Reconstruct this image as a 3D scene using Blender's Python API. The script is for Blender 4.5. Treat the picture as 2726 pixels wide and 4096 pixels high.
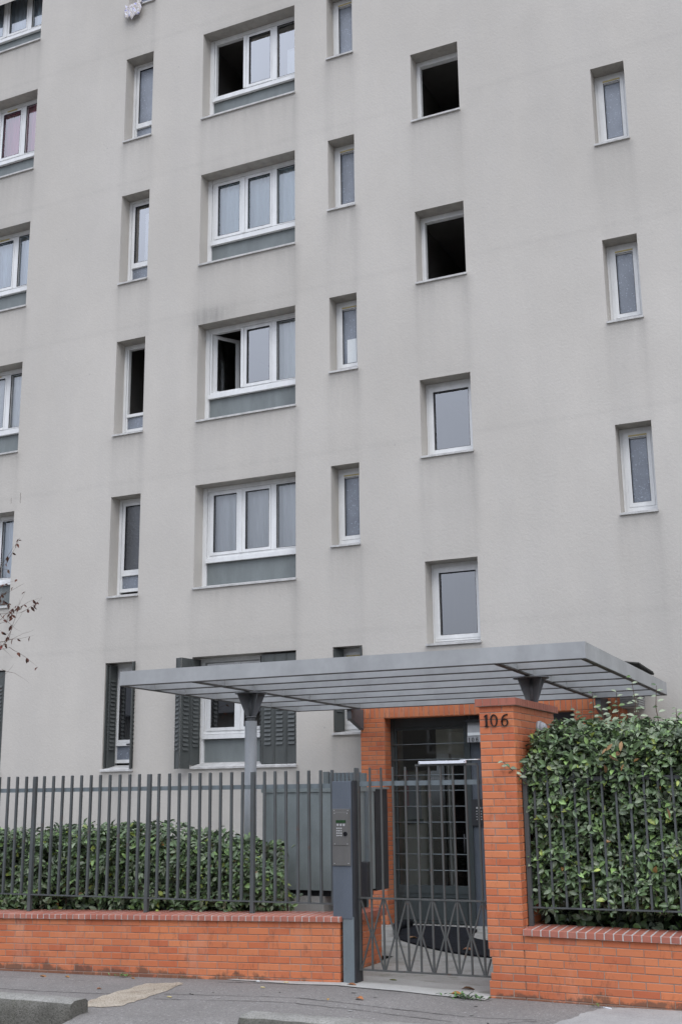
import bpy, math, random
import numpy as np
from mathutils import Matrix, Vector, noise as mnoise

random.seed(7)
rng = np.random.default_rng(11)
scene = bpy.context.scene
C = scene.collection
for o in list(bpy.data.objects):
    bpy.data.objects.remove(o)

# ------------------------------------------------------------------ camera
EYE = 1.75
yaw, pit, rol = math.radians(25.206), math.radians(13.563), math.radians(-0.678)
Hd = Vector((-math.sin(yaw) * math.cos(pit), math.cos(yaw) * math.cos(pit), math.sin(pit)))
Rt = Vector((math.cos(yaw), math.sin(yaw), 0))
Up = Rt.cross(Hd)
R2 = Rt * math.cos(rol) + Up * math.sin(rol)
U2 = Up * math.cos(rol) - Rt * math.sin(rol)
cd = bpy.data.cameras.new('camera')
cam = bpy.data.objects.new('camera', cd)
C.objects.link(cam)
cam.matrix_world = Matrix(((R2.x, U2.x, -Hd.x, 0), (R2.y, U2.y, -Hd.y, 0), (R2.z, U2.z, -Hd.z, EYE), (0, 0, 0, 1)))
cd.sensor_fit = 'VERTICAL'
cd.sensor_height = 36
cd.lens = 41.11
cd.clip_start = 0.1
cd.clip_end = 2000
scene.camera = cam

# ------------------------------------------------------------------ sky, sun, exposure
SUN_DIR = Vector((0.42, -0.60, 0.84)).normalized()
w = bpy.data.worlds.new('World')
scene.world = w
w.use_nodes = True
nt = w.node_tree
nt.nodes.clear()
sky = nt.nodes.new('ShaderNodeTexSky')
sky.sky_type = 'NISHITA'
sky.sun_disc = False
sky.sun_elevation = math.asin(SUN_DIR.z)
sky.sun_rotation = math.atan2(SUN_DIR.x, SUN_DIR.y)
sky.dust_density = 3.0
hs = nt.nodes.new('ShaderNodeHueSaturation')          # cloud layer: the blue is filtered out
hs.inputs['Saturation'].default_value = 0.28
cl = nt.nodes.new('ShaderNodeMix')
cl.data_type = 'RGBA'
cl.inputs['Factor'].default_value = 0.85
# even cloud cover with the usual overcast brightening from horizon to zenith: (1 + 2 sin h) / 3
tc = nt.nodes.new('ShaderNodeTexCoord')
sx_ = nt.nodes.new('ShaderNodeSeparateXYZ')
mr = nt.nodes.new('ShaderNodeMapRange')
mr.inputs['From Min'].default_value = 0.0
mr.inputs['From Max'].default_value = 1.0
mr.inputs['To Min'].default_value = 1 / 3
mr.inputs['To Max'].default_value = 1.0
vm = nt.nodes.new('ShaderNodeVectorMath')
vm.operation = 'SCALE'
vm.inputs[0].default_value = (14.4, 15.7, 18.8)
nt.links.new(tc.outputs['Generated'], sx_.inputs[0])
nt.links.new(sx_.outputs['Z'], mr.inputs['Value'])
nt.links.new(mr.outputs[0], vm.inputs['Scale'])
cn = nt.nodes.new('ShaderNodeTexNoise')                # soft structure of the cloud layer
cn.inputs['Scale'].default_value = 2.6
cn.inputs['Detail'].default_value = 5
cr = nt.nodes.new('ShaderNodeMapRange')
cr.inputs['From Min'].default_value = 0.3
cr.inputs['From Max'].default_value = 0.7
cr.inputs['To Min'].default_value = 0.84
cr.inputs['To Max'].default_value = 1.16
vc = nt.nodes.new('ShaderNodeVectorMath')
vc.operation = 'SCALE'
nt.links.new(tc.outputs['Generated'], cn.inputs['Vector'])
nt.links.new(cn.outputs['Fac'], cr.inputs['Value'])
nt.links.new(vm.outputs[0], vc.inputs[0])
nt.links.new(cr.outputs[0], vc.inputs['Scale'])
nt.links.new(vc.outputs[0], cl.inputs['B'])
bg = nt.nodes.new('ShaderNodeBackground')
bg.inputs['Strength'].default_value = 0.12
wo = nt.nodes.new('ShaderNodeOutputWorld')
nt.links.new(sky.outputs[0], hs.inputs['Color'])
nt.links.new(hs.outputs[0], cl.inputs['A'])
nt.links.new(cl.outputs['Result'], bg.inputs[0])
nt.links.new(bg.outputs[0], wo.inputs[0])
sd = bpy.data.lights.new('sun', 'SUN')
sd.energy = 0.8
sd.angle = math.radians(35)
sd.color = (1.0, 0.965, 0.91)
so = bpy.data.objects.new('sun', sd)
C.objects.link(so)
so.rotation_euler = SUN_DIR.to_track_quat('Z', 'Y').to_euler()
so.location = (3, -6, 25)
vs = scene.view_settings
vs.view_transform = 'Standard'
vs.look = 'None'
vs.gamma = 1
vs.exposure = 0.33
vs.use_curve_mapping = False

# ------------------------------------------------------------------ helpers
WORLD = {}


def link(o, parent=None, world=None):
    C.objects.link(o)
    m = world if world is not None else Matrix.Identity(4)
    WORLD[o.name] = m
    if parent is not None:
        o.parent = parent
        o.matrix_parent_inverse = WORLD[parent.name].inverted()
    o.matrix_basis = m
    return o


def tag(o, label=None, cat=None, group=None, kind=None):
    if label: o['label'] = label
    if cat: o['category'] = cat
    if group: o['group'] = group
    if kind: o['kind'] = kind
    return o


def empty(name, loc, label=None, cat=None, group=None):
    o = bpy.data.objects.new(name, None)
    o.empty_display_size = 0.2
    link(o, None, Matrix.Translation(loc))
    return tag(o, label, cat, group)


class MB:
    def __init__(s):
        s.v, s.f, s.sm = [], [], []

    def poly(s, pts, smooth=False):
        n = len(s.v)
        s.v += [tuple(p) for p in pts]
        s.f.append(tuple(range(n, n + len(pts))))
        s.sm.append(smooth)
        return s

    def hexa(s, p):
        n = len(s.v)
        s.v += [tuple(q) for q in p]
        for f in ((0, 3, 2, 1), (4, 5, 6, 7), (0, 1, 5, 4), (1, 2, 6, 5), (2, 3, 7, 6), (3, 0, 4, 7)):
            s.f.append(tuple(n + i for i in f))
            s.sm.append(False)
        return s

    def box(s, x0, x1, y0, y1, z0, z1):
        return s.hexa([(x0, y0, z0), (x1, y0, z0), (x1, y1, z0), (x0, y1, z0), (x0, y0, z1), (x1, y0, z1), (x1, y1, z1), (x0, y1, z1)])

    def beam(s, a, b, wd, hd, up=(0, 0, 1)):
        a, b = Vector(a), Vector(b)
        d = (b - a).normalized()
        u = Vector(up)
        if abs(d.dot(u)) > 0.98: u = Vector((0, 1, 0))
        x = d.cross(u).normalized() * wd / 2
        y = x.cross(d).normalized() * hd / 2
        return s.hexa([a - x - y, a + x - y, a + x + y, a - x + y, b - x - y, b + x - y, b + x + y, b - x + y])

    def tube(s, pts, rad, n=8, cap=True):
        pts = [Vector(p) for p in pts]
        rs = rad if isinstance(rad, (list, tuple)) else [rad] * len(pts)
        base = len(s.v)
        prev = None
        for i, p in enumerate(pts):
            d = (pts[min(i + 1, len(pts) - 1)] - pts[max(i - 1, 0)])
            d = d.normalized() if d.length > 1e-9 else Vector((0, 0, 1))
            a = Vector((0, 0, 1)) if abs(d.z) < 0.9 else Vector((1, 0, 0))
            x = d.cross(a).normalized() if prev is None else (prev - d * prev.dot(d)).normalized()
            prev = x
            y = d.cross(x)
            for k in range(n):
                t = 2 * math.pi * k / n
                s.v.append(tuple(p + (x * math.cos(t) + y * math.sin(t)) * rs[i]))
        for i in range(len(pts) - 1):
            for k in range(n):
                s.f.append((base + i * n + k, base + i * n + (k + 1) % n, base + (i + 1) * n + (k + 1) % n, base + (i + 1) * n + k))
                s.sm.append(True)
        if cap:
            s.f.append(tuple(base + k for k in range(n))[::-1]); s.sm.append(False)
            e = base + (len(pts) - 1) * n
            s.f.append(tuple(e + k for k in range(n))); s.sm.append(False)
        return s

    def prism(s, pts, z0, z1):
        """pts: ccw xy polygon, top and sides"""
        n = len(pts)
        b = len(s.v)
        s.v += [(p[0], p[1], z0) for p in pts] + [(p[0], p[1], z1) for p in pts]
        s.f.append(tuple(range(b + n, b + 2 * n))); s.sm.append(False)
        s.f.append(tuple(range(b, b + n))[::-1]); s.sm.append(False)
        for i in range(n):
            j = (i + 1) % n
            s.f.append((b + i, b + j, b + n + j, b + n + i)); s.sm.append(False)
        return s

    def extr(s, pts, a, b, axis='x'):
        """profile pts (y,z) swept in x from a to b"""
        n = len(pts)
        k = len(s.v)
        for t in (a, b):
            for p in pts:
                s.v.append((t, p[0], p[1]) if axis == 'x' else (p[0], t, p[1]))
        s.f.append(tuple(range(k, k + n))); s.sm.append(False)
        s.f.append(tuple(range(k + n, k + 2 * n))[::-1]); s.sm.append(False)
        for i in range(n):
            j = (i + 1) % n
            s.f.append((k + i, k + n + i, k + n + j, k + j)); s.sm.append(False)
        return s

    def mesh(s, name, m):
        me = bpy.data.meshes.new(name)
        me.from_pydata(s.v, [], s.f)
        if any(s.sm): me.polygons.foreach_set('use_smooth', s.sm)
        me.materials.append(m)
        me.update()
        return me

    def build(s, name, m, parent=None, bevel=0):
        me = s.mesh(name, m)
        o = bpy.data.objects.new(name, me)
        link(o, parent)
        if bevel:
            b = o.modifiers.new('bevel', 'BEVEL')
            b.width = bevel; b.segments = 2; b.limit_method = 'ANGLE'; b.angle_limit = math.radians(50)
        return o


# ------------------------------------------------------------------ materials
class N:
    def __init__(s, name):
        s.m = bpy.data.materials.new(name)
        s.m.use_nodes = True
        s.t = s.m.node_tree
        s.b = s.t.nodes['Principled BSDF']
        s.geo = s.t.nodes.new('ShaderNodeNewGeometry')

    def n(s, typ, **kw):
        nd = s.t.nodes.new(typ)
        for k, v in kw.items():
            if k in nd.inputs:
                nd.inputs[k].default_value = v
            else:
                setattr(nd, k, v)
        return nd

    def l(s, a, b):
        s.t.links.new(a, b)

    def noise(s, scale, detail=4, rough=0.55, stretch=None, vec=None):
        nd = s.n('ShaderNodeTexNoise', Scale=scale, Detail=detail, Roughness=rough)
        v = vec or s.geo.outputs['Position']
        if stretch:
            mp = s.n('ShaderNodeMapping')
            mp.inputs['Scale'].default_value = stretch
            s.l(v, mp.inputs['Vector'])
            v = mp.outputs[0]
        s.l(v, nd.inputs['Vector'])
        return nd.outputs['Fac']

    def ramp(s, fac, stops):
        r = s.n('ShaderNodeValToRGB')
        el = r.color_ramp.elements
        while len(el) < len(stops): el.new(0.5)
        for e, (p, c) in zip(el, stops):
            e.position = p
            e.color = (c, c, c, 1) if isinstance(c, (int, float)) else (*c, 1)
        s.l(fac, r.inputs[0])
        return r.outputs[0]

    def mix(s, fac, a, b, typ='MIX'):
        m = s.n('ShaderNodeMix', data_type='RGBA', blend_type=typ)
        for sock, v in ((m.inputs['Factor'], fac), (m.inputs['A'], a), (m.inputs['B'], b)):
            if isinstance(v, (int, float)): sock.default_value = v
            elif isinstance(v, tuple): sock.default_value = (*v, 1) if len(v) == 3 else v
            else: s.l(v, sock)
        return m.outputs['Result']

    def math(s, op, a, b=None):
        m = s.n('ShaderNodeMath', operation=op)
        for i, v in enumerate((a, b)):
            if v is None: continue
            if isinstance(v, (int, float)): m.inputs[i].default_value = v
            else: s.l(v, m.inputs[i])
        return m.outputs[0]

    def bump(s, h, strength=0.3, dist=0.01):
        b = s.n('ShaderNodeBump', Strength=strength, Distance=dist)
        s.l(h, b.inputs['Height'])
        s.l(b.outputs[0], s.b.inputs['Normal'])
        return s

    def set(s, col=None, rough=None, metal=None, spec=None):
        if col is not None:
            if isinstance(col, tuple): s.b.inputs['Base Color'].default_value = (*col, 1)
            else: s.l(col, s.b.inputs['Base Color'])
        if rough is not None:
            if isinstance(rough, (int, float)): s.b.inputs['Roughness'].default_value = rough
            else: s.l(rough, s.b.inputs['Roughness'])
        if metal is not None: s.b.inputs['Metallic'].default_value = metal
        if spec is not None: s.b.inputs['Specular IOR Level'].default_value = spec
        return s


M = {}


def weathered(name, col, var=0.25, scale=6, rough=0.6, metal=0.0, spec=0.4, bump=0.08, rust=None, stretch=(1, 1, 0.3), fine=60):
    n = N(name)
    a = n.noise(scale, 5, 0.6, stretch)
    lo = tuple(c * (1 - var) for c in col)
    hi = tuple(min(1, c * (1 + var)) for c in col)
    c = n.ramp(a, [(0.3, lo), (0.7, hi)])
    f = n.noise(fine, 3)
    c = n.mix(n.ramp(f, [(0.35, 0.0), (0.75, 0.18)]), c, tuple(x * 0.55 for x in col))
    if rust:
        c = n.mix(n.ramp(n.noise(9, 6, 0.7), [(0.6, 0.0), (0.68, rust)]), c, (0.11, 0.045, 0.02))
    n.set(c, rough, metal, spec)
    n.bump(f, bump, 0.004)
    M[name] = n.m
    return n


weathered('white_pvc', (0.73, 0.73, 0.715), 0.09, 7, 0.35, spec=0.45, bump=0.02)
weathered('sill_paint', (0.50, 0.49, 0.47), 0.22, 10, 0.75, stretch=(1, 1, 1), bump=0.25)
weathered('panel_grey', (0.165, 0.183, 0.18), 0.16, 5, 0.5, bump=0.05)
weathered('shutter_grey', (0.076, 0.082, 0.078), 0.18, 6, 0.55, bump=0.06)
weathered('canopy_grey', (0.345, 0.35, 0.347), 0.15, 2.2, 0.42, spec=0.5, bump=0.03, stretch=(1, 1, 0.5), fine=14)
weathered('canopy_edge', (0.07, 0.065, 0.06), 0.3, 9, 0.7, bump=0.1)
weathered('column_grey', (0.25, 0.26, 0.265), 0.1, 5, 0.5, bump=0.03)
weathered('cap_grey', (0.115, 0.12, 0.125), 0.15, 9, 0.55, bump=0.05)
weathered('fence_paint', (0.080, 0.086, 0.085), 0.2, 8, 0.5, bump=0.06, rust=0.35)
weathered('gate_paint', (0.078, 0.080, 0.076), 0.2, 8, 0.5, bump=0.08, rust=0.75)
weathered('rail_paint', (0.15, 0.175, 0.185), 0.12, 8, 0.5, bump=0.05, rust=0.2)
weathered('post_blue', (0.098, 0.112, 0.132), 0.12, 8, 0.45, bump=0.05)
weathered('steel_plate', (0.19, 0.183, 0.172), 0.12, 5, 0.38, metal=0.55, bump=0.03)
weathered('cabinet_green', (0.215, 0.243, 0.238), 0.2, 2.6, 0.45, bump=0.05, stretch=(1, 1, 0.6))
weathered('door_green', (0.05, 0.06, 0.06), 0.12, 5, 0.45, bump=0.03)
weathered('dark_metal', (0.03, 0.031, 0.034), 0.25, 9, 0.55, bump=0.1)
weathered('numeral_bronze', (0.03, 0.022, 0.022), 0.3, 30, 0.4, metal=0.5, bump=0.1)
weathered('mat_black', (0.016, 0.017, 0.02), 0.35, 14, 0.95, spec=0.1, bump=0.8, stretch=(1, 1, 1), fine=180)
weathered('bark', (0.10, 0.085, 0.075), 0.3, 14, 0.9, bump=0.5)
weathered('twig', (0.10, 0.062, 0.042), 0.35, 20, 0.85, bump=0.3)
weathered('lamp_grey', (0.36, 0.37, 0.38), 0.1, 9, 0.4, bump=0.03)
weathered('vent_yellow', (0.52, 0.43, 0.20), 0.12, 9, 0.6, bump=0.03)
weathered('louver_wood', (0.30, 0.295, 0.28), 0.2, 9, 0.7, bump=0.2)
weathered('corrugated', (0.035, 0.034, 0.03), 0.4, 9, 0.8, bump=0.3)
weathered('lobby_paint', (0.82, 0.81, 0.74), 0.05, 2, 0.7, bump=0.02)
weathered('lobby_floor', (0.30, 0.26, 0.23), 0.15, 5, 0.5, bump=0.05)
weathered('red_paint', (0.35, 0.02, 0.02), 0.1, 5, 0.4, bump=0.02)
weathered('board_grey', (0.20, 0.22, 0.25), 0.1, 5, 0.4, bump=0.02)
weathered('paper', (0.75, 0.78, 0.78), 0.05, 5, 0.8, bump=0.05)
weathered('soil', (0.06, 0.048, 0.036), 0.4, 14, 0.95, bump=1.0, stretch=(1, 1, 1))
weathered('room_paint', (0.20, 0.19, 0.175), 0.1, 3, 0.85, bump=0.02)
weathered('house_plaster', (0.12, 0.115, 0.105), 0.1, 1, 0.9, bump=0.1)
weathered('roof_tile', (0.05, 0.05, 0.052), 0.3, 9, 0.85, bump=0.4)
weathered('flat_roof', (0.12, 0.12, 0.12), 0.2, 3, 0.9, bump=0.3)
weathered('display_green', (0.02, 0.05, 0.02), 0.2, 20, 0.25, bump=0.0)
weathered('button_steel', (0.65, 0.65, 0.64), 0.1, 20, 0.3, metal=0.6, bump=0.0)
weathered('black_glass', (0.012, 0.012, 0.014), 0.1, 20, 0.12, bump=0.0)
weathered('gasket', (0.02, 0.02, 0.022), 0.2, 9, 0.7, bump=0.0)
weathered('white_metal', (0.74, 0.76, 0.80), 0.05, 9, 0.35, bump=0.02)


def plaster():
    n = N('facade_plaster')
    big = n.noise(0.35, 5, 0.6)
    stre = n.noise(2.2, 5, 0.62, (1, 1, 0.16))
    fine = n.noise(28, 4, 0.6)
    c = n.ramp(big, [(0.28, (0.475, 0.445, 0.398)), (0.72, (0.57, 0.536, 0.484))])
    c = n.mix(n.ramp(stre, [(0.35, 0.0), (0.72, 0.30)]), c, (0.445, 0.425, 0.395))
    c = n.mix(n.ramp(fine, [(0.3, 0.10), (0.6, 0.0)]), c, (0.37, 0.36, 0.345))
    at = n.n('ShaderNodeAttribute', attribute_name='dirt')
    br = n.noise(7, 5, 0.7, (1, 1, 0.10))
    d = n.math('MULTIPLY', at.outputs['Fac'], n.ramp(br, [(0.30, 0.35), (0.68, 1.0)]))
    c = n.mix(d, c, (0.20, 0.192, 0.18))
    spots = n.n('ShaderNodeTexVoronoi', Scale=1.3)
    n.l(n.geo.outputs['Position'], spots.inputs['Vector'])
    c = n.mix(n.ramp(spots.outputs['Distance'], [(0.012, 0.5), (0.025, 0.0)]), c, (0.3, 0.29, 0.28))
    n.set(c, 0.92, spec=0.2)
    n.bump(n.math('ADD', fine, n.math('MULTIPLY', n.noise(130, 3), 0.6)), 0.32, 0.012)
    M['plaster'] = n.m


plaster()


def brick_mat(name, cols, dirty, dark):
    n = N(name)
    oi = n.n('ShaderNodeObjectInfo')
    c = n.ramp(oi.outputs['Random'], [(i / (len(cols) - 1), cc) for i, cc in enumerate(cols)])
    a = n.noise(5, 5, 0.6)
    c = n.mix(n.ramp(a, [(0.35, 0.0), (0.75, 0.34)]), c, dirty)
    pale = n.noise(2.4, 5, 0.7, (1, 1, 0.45))
    c = n.mix(n.ramp(pale, [(0.54, 0.0), (0.74, 0.42)]), c, (0.58, 0.34, 0.25))
    lowf = n.noise(0.9, 5, 0.65)
    c = n.mix(n.ramp(lowf, [(0.35, 0.30), (0.6, 0.0)]), c, (0.33, 0.105, 0.055))
    sm = n.noise(11, 6, 0.75, (1.4, 1.4, 0.5))
    c = n.mix(n.ramp(sm, [(0.55, 0.0), (0.69, 0.62)]), c, dark)
    sz = n.n('ShaderNodeSeparateXYZ'); n.l(n.geo.outputs['Position'], sz.inputs[0])
    hz = n.math('ADD', sz.outputs['Z'], n.math('MULTIPLY', n.math('SUBTRACT', n.noise(3.5, 5, 0.7), 0.5), -0.42))
    c = n.mix(n.ramp(hz, [(0.0, 0.7), (0.035, 0.0)]), c, (0.07, 0.058, 0.045))
    f = n.noise(90, 4)
    n.set(c, 0.62, spec=0.3)
    n.bump(f, 0.22, 0.003)
    M[name] = n.m


brick_mat('brick', [(0.50, 0.140, 0.058), (0.58, 0.182, 0.074), (0.61, 0.212, 0.090), (0.55, 0.165, 0.066), (0.46, 0.120, 0.052)], (0.50, 0.19, 0.10), (0.20, 0.075, 0.045))
brick_mat('coping_brick', [(0.33, 0.105, 0.07), (0.38, 0.13, 0.088), (0.41, 0.145, 0.10), (0.31, 0.105, 0.076)], (0.38, 0.19, 0.15), (0.15, 0.08, 0.06))
weathered('mortar_pale', (0.46, 0.44, 0.41), 0.25, 9, 0.95, bump=0.4, stretch=(1, 1, 1))
weathered('mortar', (0.30, 0.225, 0.18), 0.25, 9, 0.95, bump=0.5, stretch=(1, 1, 1))


def asphalt():
    n = N('asphalt')
    f = n.noise(150, 3, 0.6)
    v = n.n('ShaderNodeTexVoronoi', Scale=75)
    n.l(n.geo.outputs['Position'], v.inputs['Vector'])
    big = n.noise(1.3, 5, 0.6)
    c = n.ramp(big, [(0.3, (0.212, 0.197, 0.180)), (0.7, (0.278, 0.26, 0.238))])
    c = n.mix(n.ramp(f, [(0.36, 0.75), (0.56, 0.0)]), c, (0.085, 0.08, 0.076))
    f2 = n.noise(34, 5, 0.75)
    c = n.mix(n.ramp(f2, [(0.38, 0.5), (0.52, 0.0)]), c, (0.11, 0.104, 0.098))
    c = n.mix(n.ramp(v.outputs['Color'], [(0.86, 0.0), (0.92, 0.55)]), c, (0.42, 0.40, 0.385))
    sp = n.noise(5, 4, 0.7)
    c = n.mix(n.ramp(sp, [(0.66, 0.0), (0.72, 0.4)]), c, (0.10, 0.098, 0.096))
    n.set(c, 0.9, spec=0.25)
    n.bump(f, 0.5, 0.006)
    M['asphalt'] = n.m


asphalt()


def concrete(name, lo, hi, speck=0.4, moss=0.0, bs=0.5):
    n = N(name)
    c = n.ramp(n.noise(2.5, 6, 0.65), [(0.3, lo), (0.7, hi)])
    f = n.noise(70, 4, 0.7)
    c = n.mix(n.ramp(f, [(0.36, speck), (0.55, 0.0)]), c, tuple(x * 0.5 for x in lo))
    if moss:
        c = n.mix(n.ramp(n.noise(4, 6, 0.7), [(0.5, 0.0), (0.7, moss)]), c, (0.10, 0.105, 0.06))
    n.set(c, 0.92, spec=0.2)
    n.bump(f, bs, 0.01)
    M[name] = n.m


concrete('threshold', (0.36, 0.35, 0.32), (0.46, 0.45, 0.42), 0.25)
concrete('path', (0.30, 0.29, 0.265), (0.39, 0.38, 0.35), 0.25, 0.45)
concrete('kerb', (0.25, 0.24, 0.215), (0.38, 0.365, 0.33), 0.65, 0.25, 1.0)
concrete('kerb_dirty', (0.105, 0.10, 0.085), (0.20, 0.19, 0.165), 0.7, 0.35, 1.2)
concrete('apron', (0.31, 0.30, 0.285), (0.41, 0.40, 0.375), 0.35)
concrete('patch', (0.36, 0.295, 0.215), (0.60, 0.53, 0.43), 0.9, 0, 1.5)
concrete('plinth', (0.33, 0.32, 0.30), (0.42, 0.41, 0.39), 0.2)
weathered('crack', (0.045, 0.043, 0.04), 0.4, 20, 1.0, spec=0.0, bump=0.3)


def glass(name, mult=4.0, tint=(0.80, 0.84, 0.84)):
    n = N(name)
    n.t.nodes.remove(n.b)
    out = n.t.nodes['Material Output']
    tr = n.n('ShaderNodeBsdfTransparent')
    tr.inputs[0].default_value = (*tint, 1)
    gl = n.n('ShaderNodeBsdfGlossy', Roughness=0.02)
    fr = n.n('ShaderNodeFresnel', IOR=1.5)
    bp = n.n('ShaderNodeBump', Strength=0.02, Distance=0.05)
    n.l(n.noise(1.1, 1), bp.inputs['Height'])
    n.l(bp.outputs[0], gl.inputs['Normal'])
    mx = n.n('ShaderNodeMixShader')
    f = n.math('MINIMUM', n.math('MULTIPLY', fr.outputs[0], mult), 1.0)
    n.l(f, mx.inputs[0]); n.l(tr.outputs[0], mx.inputs[1]); n.l(gl.outputs[0], mx.inputs[2])
    n.l(mx.outputs[0], out.inputs[0])
    M[name] = n.m


glass('glass', 8.6, (0.93, 0.95, 0.95))
glass('glass_clear', 4.6, (0.96, 0.97, 0.97))
glass('door_glass', 1.5, (0.86, 0.88, 0.86))


def frosted(name, lo, hi):
    n = N(name)
    v = n.n('ShaderNodeTexVoronoi', Scale=70)
    n.l(n.geo.outputs['Position'], v.inputs['Vector'])
    a = n.noise(1.6, 4)
    c = n.ramp(a, [(0.3, lo), (0.7, hi)])
    c = n.mix(n.ramp(v.outputs['Color'], [(0.82, 0.0), (0.9, 0.5)]), c, tuple(min(1, x * 1.9) for x in hi))
    n.set(c, 0.16, spec=1.0)
    n.bump(v.outputs['Distance'], 0.25, 0.01)
    M[name] = n.m


frosted('frosted', (0.12, 0.135, 0.16), (0.215, 0.24, 0.28))
frosted('frosted_dark', (0.018, 0.018, 0.019), (0.05, 0.052, 0.055))


def cloth(name, col, lace=False, trans=0.3, stripes=0.25):
    n = N(name)
    st = n.noise(9, 3, 0.5, (1, 1, 0.05))
    c = n.ramp(st, [(0.35, tuple(x * (1 - stripes) for x in col)), (0.65, col)])
    if lace:
        v = n.n('ShaderNodeTexVoronoi', Scale=19)
        n.l(n.geo.outputs['Position'], v.inputs['Vector'])
        uv = n.n('ShaderNodeAttribute', attribute_name='band')
        holes = n.math('MULTIPLY', n.ramp(v.outputs['Distance'], [(0.30, 1.0), (0.42, 0.0)]), uv.outputs['Fac'])
        c = n.mix(holes, c, (0.95, 0.97, 0.97))
    n.set(c, 0.9, spec=0.1)
    n.b.inputs['Transmission Weight'].default_value = 0
    M[name] = n.m


cloth('curtain_white', (0.88, 0.92, 0.92), stripes=0.15)
cloth('curtain_lace', (0.72, 0.83, 0.88), lace=True, stripes=0.12)
cloth('curtain_net', (0.72, 0.75, 0.76), stripes=0.2)
cloth('curtain_pink', (0.90, 0.36, 0.52), stripes=0.30)
cloth('curtain_blue', (0.78, 0.88, 0.96), stripes=0.2)
cloth('curtain_dark', (0.13, 0.13, 0.14), stripes=0.35)
cloth('curtain_navy', (0.03, 0.045, 0.065), stripes=0.3)  # dark blue of a pane reflection, put into a cloth colour


def printed_cloth():
    n = N('printed_cloth')
    v = n.n('ShaderNodeTexVoronoi', Scale=16)
    n.l(n.geo.outputs['Position'], v.inputs['Vector'])
    c = n.ramp(v.outputs['Distance'], [(0.2, (0.30, 0.28, 0.55)), (0.38, (0.72, 0.71, 0.76)), (0.65, (0.42, 0.36, 0.30)), (0.8, (0.7, 0.7, 0.74))])
    n.set(c, 0.9)
    M['printed_cloth'] = n.m


printed_cloth()


def polyroof():
    n = N('canopy_sheet')
    n.t.nodes.remove(n.b)
    out = n.t.nodes['Material Output']
    d = n.n('ShaderNodeBsdfDiffuse'); d.inputs[0].default_value = (0.45, 0.47, 0.5, 1)
    t = n.n('ShaderNodeBsdfTranslucent'); t.inputs[0].default_value = (0.8, 0.82, 0.85, 1)
    a = n.n('ShaderNodeMixShader'); a.inputs[0].default_value = 0.7
    n.l(d.outputs[0], a.inputs[1]); n.l(t.outputs[0], a.inputs[2])
    tp = n.n('ShaderNodeBsdfTransparent')
    e = n.n('ShaderNodeMixShader'); e.inputs[0].default_value = 0.85
    n.l(a.outputs[0], e.inputs[1]); n.l(tp.outputs[0], e.inputs[2]); n.l(e.outputs[0], out.inputs[0])
    M['canopy_sheet'] = n.m


polyroof()


def leafmat(name, rough=0.38, spec=0.5, under=(0.20, 0.24, 0.19)):
    n = N(name)
    at = n.n('ShaderNodeAttribute', attribute_name='tint')
    f = n.noise(70, 3)
    c = n.mix(n.ramp(f, [(0.3, 0.3), (0.65, 0.0)]), at.outputs['Color'], (0.025, 0.04, 0.02))
    c = n.mix(n.math('MULTIPLY', n.geo.outputs['Backfacing'], 0.75), c, under)
    n.set(c, rough, spec=spec)
    M[name] = n.m


leafmat('hedge_leaf')
leafmat('dry_leaf', 0.7, 0.25, (0.16, 0.09, 0.05))

# ------------------------------------------------------------------ ground
GX = [-60, -11, -9.1, -7.46, -6.2, -5.0, -4.4, -3.55, -1.9, 3, 60]
GZ = [-0.06, -0.06, -0.058, -0.037, -0.005, 0.03, 0.015, -0.018, -0.028, -0.03, -0.03]


def gz(x):
    return float(np.interp(x, GX, GZ))


def sheet(name, poly_xy, dz, m, parent=None, sub=0.35, thick=0.0):
    """irregular flat patch following the pavement height, fan of small rings"""
    b = MB()
    pts = [Vector((p[0], p[1], 0)) for p in poly_xy]
    c = sum(pts, Vector()) / len(pts)
    rings = 6
    n = len(pts)
    for r in range(rings + 1):
        t = r / rings
        for p in pts:
            q = c.lerp(p, t)
            b.v.append((q.x, q.y, gz(q.x) + dz - (thick if r == rings else 0)))
    for r in range(rings):
        for i in range(n):
            j = (i + 1) % n
            b.f.append((r * n + i, (r + 1) * n + i, (r + 1) * n + j, r * n + j)); b.sm.append(False)
    return b.build(name, m, parent)


b = MB()
xs = np.array(sorted(set([-60, -30, -16] + [round(float(v), 3) for v in np.linspace(-12, 3, 61)] + [-6.47, -4.87, 10, 30, 60])))
for xa, xb in zip(xs[:-1], xs[1:]):
    za, zb0 = gz(xa), gz(xb)
    b.poly([(xa, 8.5, za), (xb, 8.5, zb0), (xb, 10.56, zb0), (xa, 10.56, za)])
    if -6.48 < xa < -4.88:                      # lowered crossing between the kerb stones
        b.poly([(xa, 7.6, -0.175), (xb, 7.6, -0.175), (xb, 8.5, zb0), (xa, 8.5, za)])
    else:
        b.poly([(xa, 8.5, za), (xa, 8.5, -0.3), (xb, 8.5, -0.3), (xb, 8.5, zb0)])
pav = b.build('pavement', M['asphalt'])
tag(pav, 'grey asphalt pavement in front of the brick wall', kind='structure')
tag(MB().poly([(-60, -9, -0.17), (60, -9, -0.17), (60, 8.55, -0.17), (-60, 8.55, -0.17)]).build('road', M['asphalt']), 'asphalt road surface', kind='structure')
tag(MB().poly([(-900, -900, -0.32), (900, -900, -0.32), (900, 900, -0.32), (-900, 900, -0.32)]).build('ground', M['soil']), 'bare ground around the plot', kind='structure')
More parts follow.
